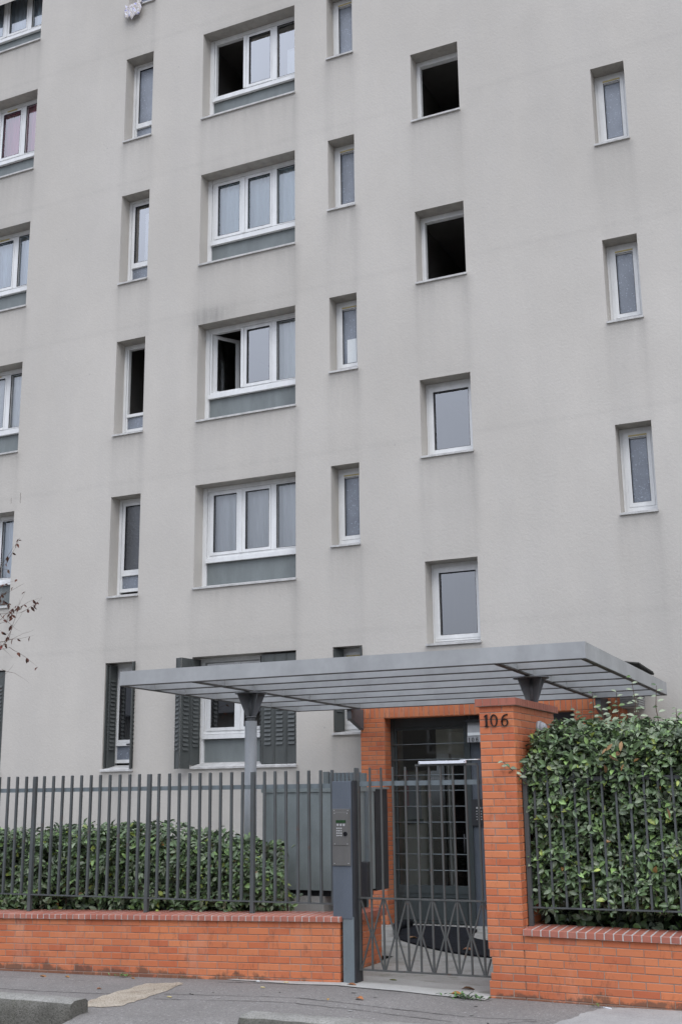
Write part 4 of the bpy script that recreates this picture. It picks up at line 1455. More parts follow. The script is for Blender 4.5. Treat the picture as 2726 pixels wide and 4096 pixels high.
canopy_column(-6.742, 11.84)
canopy_column(-3.405, 11.765)
for x in (-7.01, -3.50):
    b = MB()
    b.hexa([(x - .035, 15.082, 2.78), (x + .035, 15.082, 2.78), (x + .035, 15.499, 2.64), (x - .035, 15.499, 2.64), (x - .035, 15.082, 2.905), (x + .035, 15.082, 2.905), (x + .035, 15.499, 2.93), (x - .035, 15.499, 2.93)])
    b.build('bracket', M['cap_grey'], canopy)
# corrugated scrap sheet and louvred box on the porch roof
cs = empty('corrugated_sheet', (-3.2, 15.3, 3.2), 'dark corrugated roofing sheet behind the right end of the canopy', 'roofing sheet')
b = MB()
n = 44
for i in range(n + 1):
    y = 14.75 + 0.95 * i / n
    for x, dz in ((-3.55, 0.10), (-2.88, 0.0)):
        b.v.append((x, y, 3.285 + dz - 0.04 * (y - 14.75) + 0.016 * math.sin(i / n * 2 * math.pi * 11)))
for i in range(n):
    b.f.append((2 * i, 2 * i + 1, 2 * i + 3, 2 * i + 2)); b.sm.append(True)
o = b.build('sheet', M['corrugated'], cs); q = o.modifiers.new('solid', 'SOLIDIFY'); q.thickness = 0.012
MB().box(-3.5, -3.45, 15.2, 15.6, 3.181, 3.30).build('batten', M['dark_metal'], cs)
vb = empty('vent_box', (-3.2, 15.4, 2.8), 'grey louvred vent box at the right end of the brick porch', 'vent')
MB().box(-3.279, -3.06, 15.36, 15.799, 2.80, 2.99).build('box', M['louver_wood'], vb)
for k in range(6):
    MB().hexa([(-3.06, 15.37, 2.812 + k * .029), (-3.04, 15.37, 2.808 + k * .029), (-3.04, 15.79, 2.808 + k * .029), (-3.06, 15.79, 2.812 + k * .029), (-3.06, 15.37, 2.834 + k * .029), (-3.045, 15.37, 2.83 + k * .029), (-3.045, 15.79, 2.83 + k * .029), (-3.06, 15.79, 2.834 + k * .029)]).build('slat', M['louver_wood'], vb)
    MB().box(-3.27, -3.07, 15.345, 15.359, 2.812 + k * .029, 2.834 + k * .029).build('slat', M['louver_wood'], vb)

# ------------------------------------------------------------------ railings, gate, post
FYR = 10.72


def bar_mesh(wd, dp, h, m):
    key = ('bar', wd, dp, round(h, 3), m)
    if key not in BC:
        b = MB()
        c = 0.004
        b.box(-wd / 2, wd / 2, -dp / 2, dp / 2, 0, h - c)
        b.hexa([(-wd / 2, -dp / 2, h - c), (wd / 2, -dp / 2, h - c), (wd / 2, dp / 2, h - c), (-wd / 2, dp / 2, h - c), (-wd / 2 + c, -dp / 2 + c, h), (wd / 2 - c, -dp / 2 + c, h), (wd / 2 - c, dp / 2 - c, h), (-wd / 2 + c, dp / 2 - c, h)])
        BC[key] = b.mesh('bar', M[m])
    return BC[key]


fence = empty('railing', (-7.5, FYR, 0.5), 'dark grey steel railing of upright bars on the left brick wall', 'railing')
posts = [-10.406, -8.875, -7.342, -6.074]
sp = 0.1278
xsb = []
for a, e, n in ((-10.406, -8.875, 12), (-8.875, -7.342, 12), (-7.342, -6.074, 10)):
    xsb += [a + (e - a) * k / n for k in range(1, n)]
xsb += [-6.074 + sp * k for k in range(1, 9)]
RZ0, RZ1 = 1.809, 1.853
for x in xsb:
    if x > -5.11: continue
    put(bar_mesh(0.025, 0.025, 1.985 - 0.724, 'fence_paint'), 'bar', (x + random.uniform(-.003, .003), FYR, 0.724), 0, random.uniform(-0.004, 0.004), fence)
for x in posts:
    put(bar_mesh(0.04, 0.04, 1.982 - (cb(x) + 0.04), 'fence_paint'), 'post', (x, FYR, cb(x) + 0.04), 0, 0, fence)
MB().box(-10.9, -5.10, FYR + 0.0135, FYR + 0.0215, RZ0, RZ1).build('top_rail', M['rail_paint'], fence)
MB().box(-10.9, -5.10, FYR - 0.019, FYR + 0.019, 0.711, 0.7238).build('bottom_rail', M['fence_paint'], fence)

fence2 = empty('railing', (-1.5, FYR, 0.5), 'dark steel railing overgrown by the tall hedge on the right wall', 'railing')
MB().box(-3.215, 0.6, FYR + 0.018, FYR + 0.026, 1.844, 1.88).build('top_rail', M['fence_paint'], fence2)
MB().box(-3.215, 0.6, FYR - 0.019, FYR + 0.019, 0.735, 0.7478).build('bottom_rail', M['fence_paint'], fence2)
for k in range(30):
    x = -3.122 + 0.1242 * k
    put(bar_mesh(0.018, 0.018, 1.985 - 0.748, 'fence_paint'), 'bar', (x, FYR, 0.748), 0, 0, fence2)
put(bar_mesh(0.04, 0.04, 1.40, 'fence_paint'), 'post', (-3.206, FYR, 0.57), 0, 0, fence2)
put(bar_mesh(0.04, 0.04, 1.40, 'fence_paint'), 'post', (-0.9, FYR, 0.53), 0, 0, fence2)

# intercom post
ic = empty('intercom_post', (-4.98, 10.6, 0.03), 'slate blue gate post with a steel intercom keypad panel', 'intercom post')
MB().box(-5.0, -4.885, 10.553, 10.70, 0.0, 0.62).build('post_foot', M['rail_paint'], ic, 0.004)
MB().box(-5.098, -4.895, 10.548, 10.72, 0.60, 1.872).build('post_box', M['post_blue'], ic, 0.004)
MB().box(-4.893, -4.872, 10.56, 10.72, 0.03, 1.876).build('closing_edge', M['dark_metal'], ic)
pn = MB().box(-5.092, -4.902, 10.536, 10.5475, 1.085, 1.612).build('panel', M['steel_plate'], ic, 0.002)
MB().box(-5.076, -4.918, 10.531, 10.5358, 1.272, 1.582).build('keypad_plate', M['steel_plate'], pn, 0.003)
MB().box(-5.050, -4.946, 10.528, 10.5308, 1.480, 1.506).build('display', M['display_green'], pn)
for i in range(3):
    MB().tube([(-5.030 + i * .0325, 10.526, 1.462), (-5.030 + i * .0325, 10.531, 1.462)], 0.011, 12).build('button', M['button_steel'], pn)
for i in range(3):
    for k in range(4):
        MB().tube([(-5.037 + i * .021, 10.527, 1.430 - k * .0225), (-5.037 + i * .021, 10.531, 1.430 - k * .0225)], 0.0072, 10).build('key', M['button_steel'], pn)
MB().tube([(-4.951, 10.524, 1.378), (-4.951, 10.531, 1.378)], 0.021, 18).build('camera_eye', M['black_glass'], pn)
for (x, z) in ((-5.070, 1.595), (-4.924, 1.595), (-5.070, 1.105), (-4.922, 1.105), (-5.065, 1.57), (-4.93, 1.57), (-5.065, 1.285), (-4.93, 1.285)):
    MB().tube([(x, 10.5295, z), (x, 10.5365, z)], 0.0042, 8).build('screw', M['button_steel'], pn)

# gate
GYY = 10.65
gate = empty('gate', (-4.25, GYY, 0.1), 'grey steel bar gate with a band of crossed braces at the bottom', 'gate')
gx = [-4.862 + 0.1228 * k for k in range(11)]
b0, b1 = 0.15, 0.78
gm = 'gate_paint'
for k, x in enumerate(gx):
    if x > -3.60: continue
    top = 1.997 if k < 5 else 2.0
    put(bar_mesh(0.0165, 0.0165, top - b0, gm), 'bar', (x, GYY, b0), 0, random.uniform(-0.003, 0.003), gate)
put(bar_mesh(0.032, 0.03, 2.0 - 0.05, gm), 'bar', (-4.862 - 0.031, GYY + 0.02, 0.05), 0, 0, gate)
MB().box(gx[5] - 0.013, gx[9] + 0.115, GYY - 0.012, GYY + 0.012, 2.0005, 2.018).build('top_bar', M[gm], gate)
MB().box(-4.87, gx[9] + 0.115, GYY + 0.0135, GYY + 0.0215, 1.823, 1.868).build('cross_rail', M['rail_paint'], gate)
MB().box(gx[9] + 0.115, -3.575, GYY + 0.0135, GYY + 0.0215, 1.823, 1.868).build('lock_plate', M['cap_grey'], gate)
MB().box(-4.875, -3.585, GYY - 0.017, GYY + 0.017, b1, b1 + 0.014).build('mid_rail', M[gm], gate)
MB().box(-4.875, -3.58, GYY - 0.017, GYY + 0.017, b0 - 0.013, b0).build('bottom_rail', M[gm], gate)
zm = (b0 + b1) / 2
for k in range(0, 11, 2):
    for s in (-1, 1):
        for (za, zb_) in ((b1 - 0.004, zm), (b0 + 0.004, zm)):
            xa, xb = gx[k] + 0.012 * s, gx[k] + s * (0.1228 - 0.012)
            if xb > -3.575: xb2 = -3.578; za2 = za; zb2 = za + (zb_ - za) * (xb2 - xa) / (xb - xa); xb, zb_ = xb2, zb2
            if xb < -4.89: continue
            MB().beam((xa, GYY, za), (xb, GYY, zb_), 0.014, 0.014, (0, 1, 0)).build('brace', M[gm], gate)
MB().box(-4.212, -3.742, GYY - 0.042, GYY + 0.0, 2.0185, 2.045).build('closer_box', M['white_metal'], gate, 0.002)
for x in (-4.203, -3.751):
    MB().tube([(x, GYY - 0.0435, 2.031), (x, GYY - 0.041, 2.031)], 0.005, 8).build('screw', M['dark_metal'], gate)
MB().tube([(-3.80, GYY - 0.02, 2.050), (-3.572, GYY - 0.02, 2.050)], 0.005, 8).build('closer_arm', M['button_steel'], gate)

# cabinet behind the railing
cab = empty('utility_cabinet', (-6.1, 12.3, 0.55), 'large grey green steel utility cabinet behind the railing', 'cabinet')
CYF = 12.05
b = MB()
nx, nz = 14, 12
x0, x1, z0, z1 = -6.70, -5.50, 0.725, 1.775
for i in range(nx + 1):
    for k in range(nz + 1):
        u_, v_ = i / nx, k / nz
        b.v.append((x0 + (x1 - x0) * u_, CYF - 0.02 * math.sin(math.pi * u_) * math.sin(math.pi * v_) + 0.004 * mnoise.noise((u_ * 4, v_ * 4, 1)), z0 + (z1 - z0) * v_))
for i in range(nx):
    for k in range(nz):
        a = i * (nz + 1) + k
        b.f.append((a, a + nz + 1, a + nz + 2, a + 1)); b.sm.append(True)
b.build('front_panel', M['cabinet_green'], cab)
MB().box(x0, x1, CYF + 0.012, CYF + 0.42, z0, z1).build('body', M['cabinet_green'], cab)
MB().box(x0 - 0.012, x1 + 0.012, CYF - 0.016, CYF + 0.43, z1 + 0.001, z1 + 0.048).build('lid', M['cabinet_green'], cab)
MB().box(x0 - 0.10, x1 + 0.0, CYF + 0.44, CYF + 0.80, 0.70, 1.80).build('rear_body', M['dark_metal'], cab)
MB().box(x0 + 0.15, x1 + 0.02, CYF + 0.435, CYF + 0.81, 1.801, 1.822).build('rear_lid', M['cabinet_green'], cab)
MB().box(x1 + 0.001, x1 + 0.035, CYF + 0.15, CYF + 0.19, z0, z1).build('corner_strip', M['rail_paint'], cab)
MB().box(x1 + 0.001, x1 + 0.10, CYF - 0.02, CYF + 0.12, 0.66, 1.03).build('junction_box', M['dark_metal'], cab, 0.004)
MB().box(x0 + 0.15, x0 + 0.75, CYF + 0.03, CYF + 0.4, 0.40, 0.66).build('plinth', M['plinth'], cab)
MB().box(x0 + 0.02, x1 - 0.02, CYF + 0.06, CYF + 0.4, 0.66, 0.724).build('base_frame', M['dark_metal'], cab)

sc = empty('slatted_screen', (-6.1, 13.0, 0), 'grey slatted screen just above the cabinet, beside the brick porch', 'screen')
for k in range(8):
    MB().box(-6.315 + k * .053, -6.315 + k * .053 + 0.042, 13.0, 13.02, 0.1, 2.0).build('slat', M['rail_paint'], sc)
MB().box(-6.395, -6.325, 12.985, 13.04, 0.05, 2.015).build('post', M['panel_grey'], sc)
MB().box(-5.90, -5.84, 12.985, 13.04, 0.05, 1.99).build('post', M['panel_grey'], sc)
MB().box(-6.325, -5.90, 13.021, 13.04, 1.5, 1.56).build('rail', M['panel_grey'], sc)


# ------------------------------------------------------------------ foliage
def leaf_verts(l, wd, fold=0.25, curl=0.2):
    return np.array([(0, 0, 0), (-wd * .42, l * .30, fold * wd), (-wd * .5, l * .58, fold * wd * 1.05 - curl * l * .1), (-wd * .22, l * .86, fold * wd * .5 - curl * l * .25), (0, l, -curl * l * .4),
                     (wd * .22, l * .86, fold * wd * .5 - curl * l * .25), (wd * .5, l * .58, fold * wd * 1.05 - curl * l * .1), (wd * .42, l * .30, fold * wd), (0, l * .5, -0.02 * l)])


LF = [(0, 8, 2, 1), (8, 4, 3, 2), (0, 7, 6, 8), (8, 6, 5, 4)]


def frame_from(nrm, dirv):
    z = nrm / np.linalg.norm(nrm)
    y = dirv - z * np.dot(dirv, z)
    ln = np.linalg.norm(y)
    y = np.array((1.0, 0, 0)) if ln < 1e-5 else y / ln
    x = np.cross(y, z)
    return np.stack([x, y, z], 1)


def tint_hedge():
    r = random.random()
    k = random.uniform(0.8, 1.75)
    if r < 0.022: c = (0.30, 0.36, 0.08)
    elif r < 0.027: c = (0.26, 0.14, 0.05)
    elif r < 0.15: c = (0.17, 0.26, 0.085)
    elif r < 0.42: c = (0.18, 0.215, 0.135)
    else: c = (0.098, 0.148, 0.064)
    return tuple(v * k for v in c)


def leaves_to_mesh(name, leaves, m):
    nv = len(leaves) * 9
    vv = np.zeros((nv, 3)); tt = np.ones((nv, 4), np.float32)
    ff = []
    for i, (pos, R, l, wd, t) in enumerate(leaves):
        vv[i * 9:(i + 1) * 9] = leaf_verts(l, wd, 0.28, 0.35) @ R.T + pos
        tt[i * 9:(i + 1) * 9, :3] = t
        ff += [tuple(i * 9 + k for k in f) for f in LF]
    me = bpy.data.meshes.new(name)
    me.from_pydata(vv.tolist(), [], ff)
    a = me.attributes.new('tint', 'FLOAT_COLOR', 'POINT')
    a.data.foreach_set('color', tt.ravel())
    me.polygons.foreach_set('use_smooth', [True] * len(ff))
    me.materials.append(m)
    return me


LEAFSET = []
for k in range(14):
    t = [(0.085, 0.14, 0.066), (0.07, 0.12, 0.055), (0.11, 0.165, 0.085), (0.15, 0.19, 0.125), (0.08, 0.13, 0.06), (0.095, 0.16, 0.075), (0.17, 0.21, 0.14), (0.13, 0.22, 0.075), (0.075, 0.125, 0.06), (0.09, 0.145, 0.07), (0.16, 0.26, 0.09), (0.26, 0.31, 0.08), (0.27, 0.33, 0.23), (0.10, 0.18, 0.075)][k]
    t = (t[0] * 1.25, t[1] * 1.2, t[2] * 1.12)
    LEAFSET.append(leaves_to_mesh('leaf', [(np.zeros(3), np.eye(3), 0.058 + 0.004 * (k % 5), 0.029 + 0.002 * (k % 4), t)], M['hedge_leaf']))


def hedge(root, surf, n_clusters, gap, n_single=300, size=(0.055, 0.092), inner=0.35, fill=None, n_fill=0):
    """surf() -> (point, outward normal, show) on the clipped skin of the hedge"""
    leaves, singles = [], []
    tw = MB()
    for c in range(n_clusters):
        p, nrm = surf()
        p = np.array(p); nrm = np.array(nrm)
        g = mnoise.noise((p[0] * 3.1, p[1] * 3.1, p[2] * 3.1)) + 0.5 * mnoise.noise((p[0] * 7.3, p[1] * 7.3, p[2] * 7.3))
        depth = abs(random.gauss(0, 0.07))
        if random.random() < inner: depth = random.uniform(0.06, 0.35)
        if depth < 0.09 and g < gap: depth += random.uniform(0.1, 0.3)
        p = p - nrm * depth + nrm * 0.05 * g
        ax = nrm * 0.9 + np.array((random.gauss(0, .5), random.gauss(0, .5), random.gauss(0.25, .5)))
        ax /= np.linalg.norm(ax)
        nleaf = random.randint(4, 7)
        if random.random() < 0.12 and depth < 0.2:
            q = p - ax * 0.12
            tw.tube([tuple(q), tuple((p + q) / 2 + rng.normal(0, .006, 3)), tuple(p + ax * 0.05)], [0.003, 0.0025, 0.0015], 4, False)
        for k in range(nleaf):
            s = np.linalg.norm
            side = rng.normal(0, 1, 3); side -= ax * side.dot(ax); side /= (s(side) + 1e-6)
            d = ax * random.uniform(0.1, 0.7) + side * random.uniform(0.6, 1.0)
            nn = ax * 0.9 - side * 0.35 + np.array((0, 0, 0.35)) + rng.normal(0, 0.28, 3)
            R = frame_from(nn, d)
            pos = p + ax * random.uniform(-0.05, 0.03) + side * 0.006
            l = random.uniform(*size) * (1.15 if random.random() < .2 else 0.8 if random.random() < .3 else 1.0)
            leaves.append((pos, R, l, l * random.uniform(0.44, 0.56), tint_hedge(), depth))
    for c in range(n_fill):
        p = np.array(fill())
        for k in range(4):
            R = frame_from(rng.normal(0, 1, 3) + np.array((0, -0.6, 0.4)), rng.normal(0, 1, 3))
            l = random.uniform(0.07, 0.12)
            leaves.append((p + rng.normal(0, .03, 3), R, l, l * 0.55, tint_hedge(), 9.0))
    order = sorted(range(len(leaves)), key=lambda i: leaves[i][5] - 0.3 * (random.random() < 0.5) * (leaves[i][0][1] < 11.0) * (abs(leaves[i][0][0] + 2.6) < 1.2 or leaves[i][0][0] < -5.5))
    pick = set(order[:n_single])
    for i in pick:
        pos, R, l, wd, t, _ = leaves[i]
        mw = Matrix(((R[0][0], R[0][1], R[0][2], pos[0]), (R[1][0], R[1][1], R[1][2], pos[1]), (R[2][0], R[2][1], R[2][2], pos[2]), (0, 0, 0, 1)))
        o = bpy.data.objects.new('leaf', LEAFSET[random.randrange(14)])
        link(o, root, mw @ Matrix.Scale(l / 0.066, 4))
    rest = [leaves[i][:5] for i in range(len(leaves)) if i not in pick]
    me = leaves_to_mesh('foliage', rest, M['hedge_leaf'])
    tag(link(bpy.data.objects.new('foliage', me), root), kind='stuff')
    tag(tw.build('twigs', M['twig'], root), kind='stuff')


def htop_l(x): return float(np.interp(x, [-12, -9.7, -9.0, -8.5, -8.1, -7.4, -6.6, -6.25, -6.0, -5.82], [1.36, 1.37, 1.37, 1.45, 1.48, 1.39, 1.31, 1.22, 1.10, 0.95])) + 0.045 * mnoise.noise((x * 5, 0, 0))


def surf_l():
    r = random.random()
    x = random.uniform(-10.6, -5.90)
    zt = htop_l(x)
    if r < 0.66:
        z = random.uniform(0.50, zt)
        if z < 0.66 and random.random() < 0.55: z = random.uniform(0.66, zt)
        e = max(0, (z - zt + 0.16) / 0.16)
        return (x, 10.83 + 0.09 * e * e, z), (0.0, -1 + 0.35 * e, 0.15 + 0.6 * e)
    if r < 0.90:
        y = random.uniform(10.9, 11.75)
        x = min(x, -5.95 - 0.55 * (y - 11.0))
        return (x, y, htop_l(x)), (0, -0.15, 1)
    if r < 0.97:
        y = random.uniform(11.0, 11.75)
        return (-5.92 - 0.55 * (y - 11.0) + random.uniform(-.05, .03), y, random.uniform(0.5, 1.05)), (1, -0.3, 0.2)
    return (x, 11.8, random.uniform(0.5, zt)), (0, 1, 0.1)


hl = empty('hedge', (-8, 11.4, 0.4), 'low clipped evergreen hedge behind the left railing', 'hedge')
hedge(hl, surf_l, 3300, -0.20, 300, fill=lambda: (random.uniform(-10.6, -6.25), random.uniform(11.0, 11.8), random.uniform(0.42, 1.22)), n_fill=3200)
b = MB()
for k in range(70):
    x = random.uniform(-10.4, -5.95); y = random.uniform(11.2, 11.6)
    pts = [(x, y, 0.38)]
    for s in range(4):
        q = pts[-1]
        pts.append((q[0] + random.gauss(0, .07), q[1] + random.gauss(-.02, .06), q[2] + random.uniform(.10, .2)))
    b.tube(pts, [.011, .009, .007, .005, .003], 5, False)
tag(b.build('branches', M['twig'], hl), kind='stuff')


def htop_r(x): return float(np.interp(x, [-3.4, -3.2, -3.0, -2.6, -2.2, -1.8, -1.2, 0.6], [2.18, 2.24, 2.32, 2.37, 2.37, 2.36, 2.36, 2.36])) + 0.02 * mnoise.noise((x * 4, 7, 0))


def surf_r():
    r = random.random()
    x = random.uniform(-3.225, 0.3) if random.random() < 0.25 else random.uniform(-3.225, -1.5)
    zt = htop_r(x)
    if r < 0.72:
        z = random.uniform(0.72, zt)
        if z < 0.85 and random.random() < 0.6: z = random.uniform(0.85, zt)
        e = max(0, (z - zt + 0.25) / 0.25)
        yy = 10.73 + 0.16 * e * e - (0.045 * max(0, min(1, (z - 1.75) / 0.2)))
        if x < -3.1: yy += 0.02
        return (x, yy, z), (0.0, -1 + 0.35 * e, 0.15 + 0.6 * e)
    return (x, random.uniform(10.84, 12.2), zt), (0, -0.15, 1)


hr = empty('hedge', (-1.8, 11.5, 0.4), 'tall dense evergreen hedge growing through the right railing', 'hedge')
hedge(hr, surf_r, 4200, -0.34, 300, (0.052, 0.088), fill=lambda: (random.uniform(-3.15, 0.3), random.uniform(10.98, 12.3), random.uniform(0.38, 2.25)), n_fill=5200)
b = MB()
for k in range(60):
    x = random.uniform(-3.1, 0.2); y = random.uniform(11.2, 11.9)
    pts = [(x, y, 0.34)]
    for s in range(6):
        q = pts[-1]
        pts.append((q[0] + random.gauss(0, .09), q[1] + random.gauss(-.03, .07), q[2] + random.uniform(.2, .35)))
    b.tube(pts, [.016, .014, .011, .009, .007, .005, .003], 5, False)
tag(b.build('branches', M['twig'], hr), kind='stuff')


def shoot(root, base, tip, nl=7, size=0.055):
    base, tip = np.array(base), np.array(tip)
    mid = (base + tip) / 2 + np.array((random.uniform(-.02, .02), 0, 0))
    tw = MB().tube([tuple(base), tuple(mid), tuple(tip)], [.005, .004, .002], 5, False).build('shoot', M['twig'], root)
    ax = (tip - base) / np.linalg.norm(tip - base)
    for k in range(nl):
        t = 0.25 + 0.75 * k / (nl - 1)
        p = base + (tip - base) * t
        s = np.array((1 if k % 2 else -1, random.uniform(-.6, .2), random.uniform(-.1, .4)))
        d = s + ax * 0.4
        R = frame_from(np.array((random.gauss(0, .4), -.9, .7)), d)
        l = size * (1.5 - 0.5 * t)
        mw = Matrix(((R[0][0], R[0][1], R[0][2], p[0]), (R[1][0], R[1][1], R[1][2], p[1]), (R[2][0], R[2][1], R[2][2], p[2]), (0, 0, 0, 1)))
        link(bpy.data.objects.new('leaf', LEAFSET[12 if random.random() < .7 else random.randrange(11)]), tw, mw @ Matrix.Scale(l / 0.066, 4))


for x, y, h in ((-2.66, 11.25, 0.30), (-2.50, 11.3, 0.20), (-2.53, 11.15, 0.16), (-2.42, 11.35, 0.30), (-2.22, 11.3, 0.26), (-2.26, 11.2, 0.42), (-2.06, 11.3, 0.34), (-1.88, 11.35, 0.14), (-1.60, 11.2, 0.28), (-2.78, 11.1, 0.15), (-3.02, 11.4, 0.12)):
    zt = htop_r(x)
    shoot(hr, (x, y, zt - 0.06), (x + random.uniform(-.03, .03), y - 0.02, zt + h), 7)
shoot(hr, (-3.17, 10.68, 1.81), (-3.33, 10.47, 2.02), 9, 0.055)
# dead brown leaves caught in the hedge
for (x, z) in ((-2.42, 2.12), (-2.40, 2.06), (-2.36, 2.16), (-2.28, 2.18), (-2.27, 1.98), (-2.45, 1.98), (-2.3, 2.08), (-1.93, 1.60)):
    R = frame_from(np.array((random.gauss(0, .7), -1, random.gauss(.3, .5))), np.array((random.gauss(0, .8), -.2, -.8)))
    me = leaves_to_mesh('dead_leaf', [(np.zeros(3), np.eye(3), random.uniform(.05, .1), random.uniform(.018, .04), random.choice(((0.30, 0.155, 0.065), (0.22, 0.12, 0.06), (0.36, 0.22, 0.11))))], M['dry_leaf'])
    link(bpy.data.objects.new('dead_leaf', me), hr, Matrix(((R[0][0], R[0][1], R[0][2], x), (R[1][0], R[1][1], R[1][2], 10.64), (R[2][0], R[2][1], R[2][2], z), (0, 0, 0, 1))))

# red-leaved tree reaching in from the left
tree = empty('tree', (-12.35, 12.9, 0), 'thin half bare tree with dark red leaves at the left edge', 'tree')
b = MB()
b.tube([(-12.35, 12.9, 0.3), (-12.3, 12.88, 1.6), (-12.38, 12.85, 3.0), (-12.25, 12.8, 4.2), (-12.3, 12.8, 5.2)], [.07, .06, .05, .035, .015], 10)
b.build('trunk', M['bark'], tree)
RED = [(0.085, 0.028, 0.02), (0.12, 0.04, 0.025), (0.34, 0.015, 0.02), (0.06, 0.028, 0.022), (0.10, 0.05, 0.03)]
RLEAF = [leaves_to_mesh('leaf', [(np.zeros(3), np.eye(3), 0.078, 0.034, t)], M['dry_leaf']) for t in RED]
random.seed(21)


def branch(p, d, ln, r, lvl):
    pts = [Vector(p)]
    d = Vector(d).normalized()
    n = 7
    for i in range(n):
        d = (d + Vector((random.gauss(0, .13), random.gauss(0, .10), random.gauss(0.02, .13)))).normalized()
        pts.append(pts[-1] + d * ln / n)
    o = MB().tube([tuple(q) for q in pts], [r * (1 - 0.8 * i / n) for i in range(n + 1)], 5, False).build('branch', M['twig'], tree)
    for i in range(2, n + 1):
        if lvl > 0 and random.random() < 0.62:
            sgn = random.choice((-1, 1))
            branch(pts[i], (d.x + random.gauss(0, .3), d.y + random.gauss(0, .4), d.z + sgn * random.uniform(.4, 1.0)), ln * random.uniform(.35, .55), r * .5, lvl - 1)
        if random.random() < (0.62 if pts[i].x < -11.2 else 0.35) * (1.0 if pts[i].z > 4.25 else 0.35):
            for _ in range(random.choice((1, 1, 2))):
                R = frame_from(np.array((random.gauss(0, .6), -.7, random.gauss(.5, .4))), np.array((random.gauss(.3, .5), random.gauss(0, .4), -.8)))
                q = pts[i]
                k = random.choice((0, 0, 0, 1, 1, 3, 3, 4)) if random.random() < .97 else 2
                link(bpy.data.objects.new('leaf', RLEAF[k]), o, Matrix(((R[0][0], R[0][1], R[0][2], q.x), (R[1][0], R[1][1], R[1][2], q.y), (R[2][0], R[2][1], R[2][2], q.z), (0, 0, 0, 1))) @ Matrix.Scale(random.uniform(.75, 1.25), 4))


for (z, dz, ln) in ((2.9, .50, 1.50), (3.1, .35, 1.35), (3.3, .30, 1.5), (3.45, .15, 1.3), (3.75, .35, 1.35), (3.95, .25, 1.4), (4.1, .45, 1.55), (4.2, .20, 1.35), (4.3, .30, 1.4), (4.4, .12, 1.3), (4.45, .25, 1.25), (4.5, .02, 1.2), (4.6, .18, 1.3), (4.65, -.08, 1.15), (4.75, .10, 1.2), (4.85, -.1, 1.1), (4.35, .05, 1.3), (4.0, .1, 1.15), (3.6, .5, 1.2)):
    branch((-12.3, 12.85, z), (1, random.uniform(-.15, .15), dz), ln * 0.82, 0.007, 1)
random.seed(5)


# ------------------------------------------------------------------ litter and weeds
def weed(x, y, n, hgt, spread, label, tint=(0.09, 0.19, 0.05)):
    lv = []
    for k in range(n):
        a = random.uniform(0, 6.28)
        up = random.uniform(0.3, 1.2)
        d = np.array((math.cos(a), math.sin(a), up))
        R = frame_from(np.array((-math.cos(a) * .5, -math.sin(a) * .5, 1.0)) + rng.normal(0, .2, 3), d)
        l = hgt * random.uniform(.5, 1.1)
        kk = random.uniform(.6, 1.4)
        px = x + random.gauss(0, spread)
        lv.append((np.array((px, y + random.gauss(0, spread * .25), gz(px) + 0.004 + random.uniform(0, hgt * .4))), R, l, l * random.uniform(.25, .4), tuple(c * kk for c in tint)))
    me = leaves_to_mesh('weed', lv, M['hedge_leaf'])
    o = link(bpy.data.objects.new('weed', me))
    return tag(o, label, 'weed', 'weeds along the wall foot')


weed(-3.72, 10.37, 70, 0.06, 0.10, 'green weed tuft at the foot of the brick pillar beside the threshold')
weed(-7.45, 10.49, 30, 0.045, 0.06, 'small weed at the foot of the left brick wall')
weed(-9.2, 10.49, 22, 0.04, 0.05, 'small weed under the left wall near the picture edge', (0.07, 0.13, 0.05))
weed(-2.62, 10.46, 16, 0.04, 0.04, 'tiny weed at the foot of the right brick wall', (0.14, 0.18, 0.05))
weed(-6.72, 10.50, 14, 0.03, 0.05, 'tiny weed at the wall foot above the worn patch', (0.10, 0.14, 0.06))


def fallen(x, y, l, wd, t, label, group=None, z=None, ang=None):
    a = random.uniform(0, 6.28) if ang is None else ang
    vv = leaf_verts(l, wd, 0.35, -0.3)
    R = frame_from(np.array((random.gauss(0, .12), random.gauss(0, .12), 1.0)), np.array((math.cos(a), math.sin(a), 0.05)))
    zz = (gz(x) if z is None else z) + 0.009
    me = leaves_to_mesh('fallen_leaf', [(np.zeros(3), R, l, wd, t)], M['dry_leaf'])
    # relief so that it does not lie dead flat
    o = bpy.data.objects.new('fallen_leaf', me)
    link(o, None, Matrix.Translation((x, y, zz)))
    q = o.modifiers.new('solid', 'SOLIDIFY'); q.thickness = 0.002
    return tag(o, label, 'leaf', group)


OR = (0.42, 0.20, 0.06)
BR = (0.17, 0.085, 0.045)
fallen(-3.92, 10.50, 0.12, 0.06, OR, 'curled orange leaf on the pale threshold outside the gate', 'fallen leaves', ang=0.1)
fallen(-3.90, 10.74, 0.12, 0.055, BR, 'curled brown leaf lying just under the gate', 'fallen leaves', 0.006, 0.2)
fallen(-4.92, 10.47, 0.10, 0.04, (0.3, 0.13, 0.06), 'rust brown leaf at the foot of the gate post', 'fallen leaves', ang=0.0)
fallen(-4.55, 9.86, 0.09, 0.045, (0.45, 0.18, 0.07), 'brown leaf on the asphalt in front of the gate', 'fallen leaves', ang=-.4)
fallen(-4.70, 10.90, 0.11, 0.05, (0.16, 0.17, 0.05), 'yellow green leaf behind the gate beside the planter wall', 'fallen leaves', 0.006, 0.0)
fallen(-8.35, 10.30, 0.10, 0.045, (0.40, 0.20, 0.09), 'larger tan leaf on the asphalt below the left wall', 'fallen leaves', ang=0)
fallen(-8.05, 10.33, 0.06, 0.03, OR, 'small orange leaf next to the larger tan leaf', 'fallen leaves', ang=0)
fallen(-7.30, 10.42, 0.05, 0.03, OR, 'small orange leaf at the left wall foot beside the weed', 'fallen leaves')
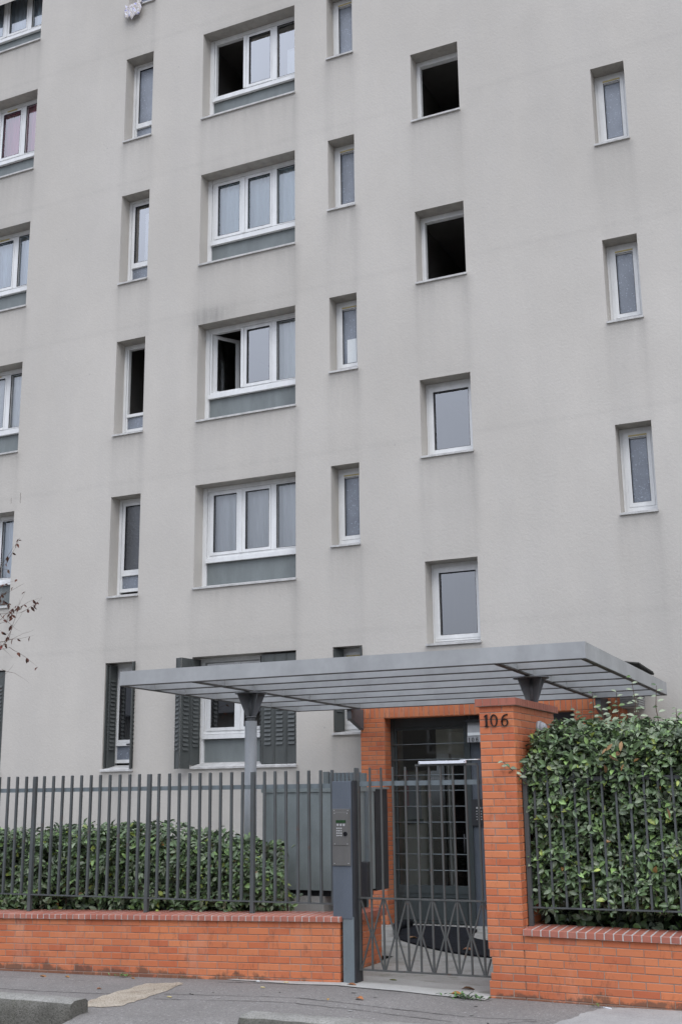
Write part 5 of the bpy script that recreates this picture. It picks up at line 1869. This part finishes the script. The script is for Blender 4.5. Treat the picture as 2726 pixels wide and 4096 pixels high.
fallen(-7.2, 9.72, 0.05, 0.03, (0.42, 0.17, 0.07), 'lone small leaf on the asphalt left of the worn patch', 'fallen leaves')
fallen(-4.75, 13.15, 0.13, 0.07, (0.35, 0.17, 0.10), 'pinkish dry leaf lying on the black doormat near its front edge', 'fallen leaves', 0.03, 0.2)
fallen(-5.72, 13.95, 0.12, 0.06, (0.38, 0.22, 0.12), 'pale dry leaf lying on the left of the black doormat', 'fallen leaves', 0.03, 1.0)
fallen(-4.75, 9.72, 0.03, 0.02, (0.5, 0.3, 0.08), 'tiny yellow leaf on the asphalt in front of the gate', 'fallen leaves')


def butt(x, y, m, label, ang, l=0.045):
    b = MB().tube([(x - l / 2 * math.cos(ang), y - l / 2 * math.sin(ang), gz(x) + .009), (x + l / 2 * math.cos(ang), y + l / 2 * math.sin(ang), gz(x) + .009)], 0.0055, 8)
    return tag(b.build('cigarette_end', M[m]), label, 'cigarette end', 'cigarette ends')


butt(-5.55, 10.45, 'vent_yellow', 'orange cigarette end on the pale strip below the left wall', 0.2)
butt(-5.86, 10.46, 'paper', 'white cigarette end on the pale strip below the left wall', 0.0, 0.035)
butt(-5.62, 10.12, 'vent_yellow', 'orange cigarette end on the asphalt in front of the gate post', -0.1)
butt(-6.2, 9.45, 'vent_yellow', 'orange cigarette end on the asphalt right of the worn patch', 0.0)
butt(-2.5, 10.42, 'white_metal', 'white scrap at the foot of the right brick wall', -0.5, 0.09)
# dark gum spots on the asphalt
random.seed(9)
for k in range(16):
    x, y = random.uniform(-6.2, -3.2), random.uniform(9.3, 10.2)
    a, r1, r2 = random.uniform(0, 3), random.uniform(.012, .035), random.uniform(.006, .014)
    b = MB()
    b.poly([(x + r1 * math.cos(t) * math.cos(a) - r2 * math.sin(t) * math.sin(a), y + r1 * math.cos(t) * math.sin(a) + r2 * math.sin(t) * math.cos(a), gz(x) + 0.0045) for t in np.linspace(0, 6.28, 11)[:-1]])
    b.build('stain', M['crack'] if k % 3 else M['apron'], pav)

# ------------------------------------------------------------------ house across the street (seen in the window reflections)
hs_ = empty('terraced_house', (-22, -17, 0), 'plain two storey house across the street, mirrored in the lower panes', 'house')
b = MB()
b.box(-46, 6, -26, -17, -0.3, 5.6)
b.build('wall', M['house_plaster'], hs_)
b = MB()
b.hexa([(-46.4, -26.4, 5.601), (6.4, -26.4, 5.601), (6.4, -16.6, 5.601), (-46.4, -16.6, 5.601), (-46.4, -21.8, 8.0), (6.4, -21.8, 8.0), (6.4, -21.2, 8.0), (-46.4, -21.2, 8.0)])
b.build('roof', M['roof_tile'], hs_)
for k in range(14):
    x = -44 + 3.6 * k
    for z in (0.9, 3.4):
        f_ = MB().box(x, x + 1.1, -16.999, -16.95, z, z + 1.5).build('window', M['white_pvc'], hs_)
        MB().box(x + .1, x + 1.0, -16.949, -16.94, z + .1, z + 1.4).build('pane', M['black_glass'], f_)
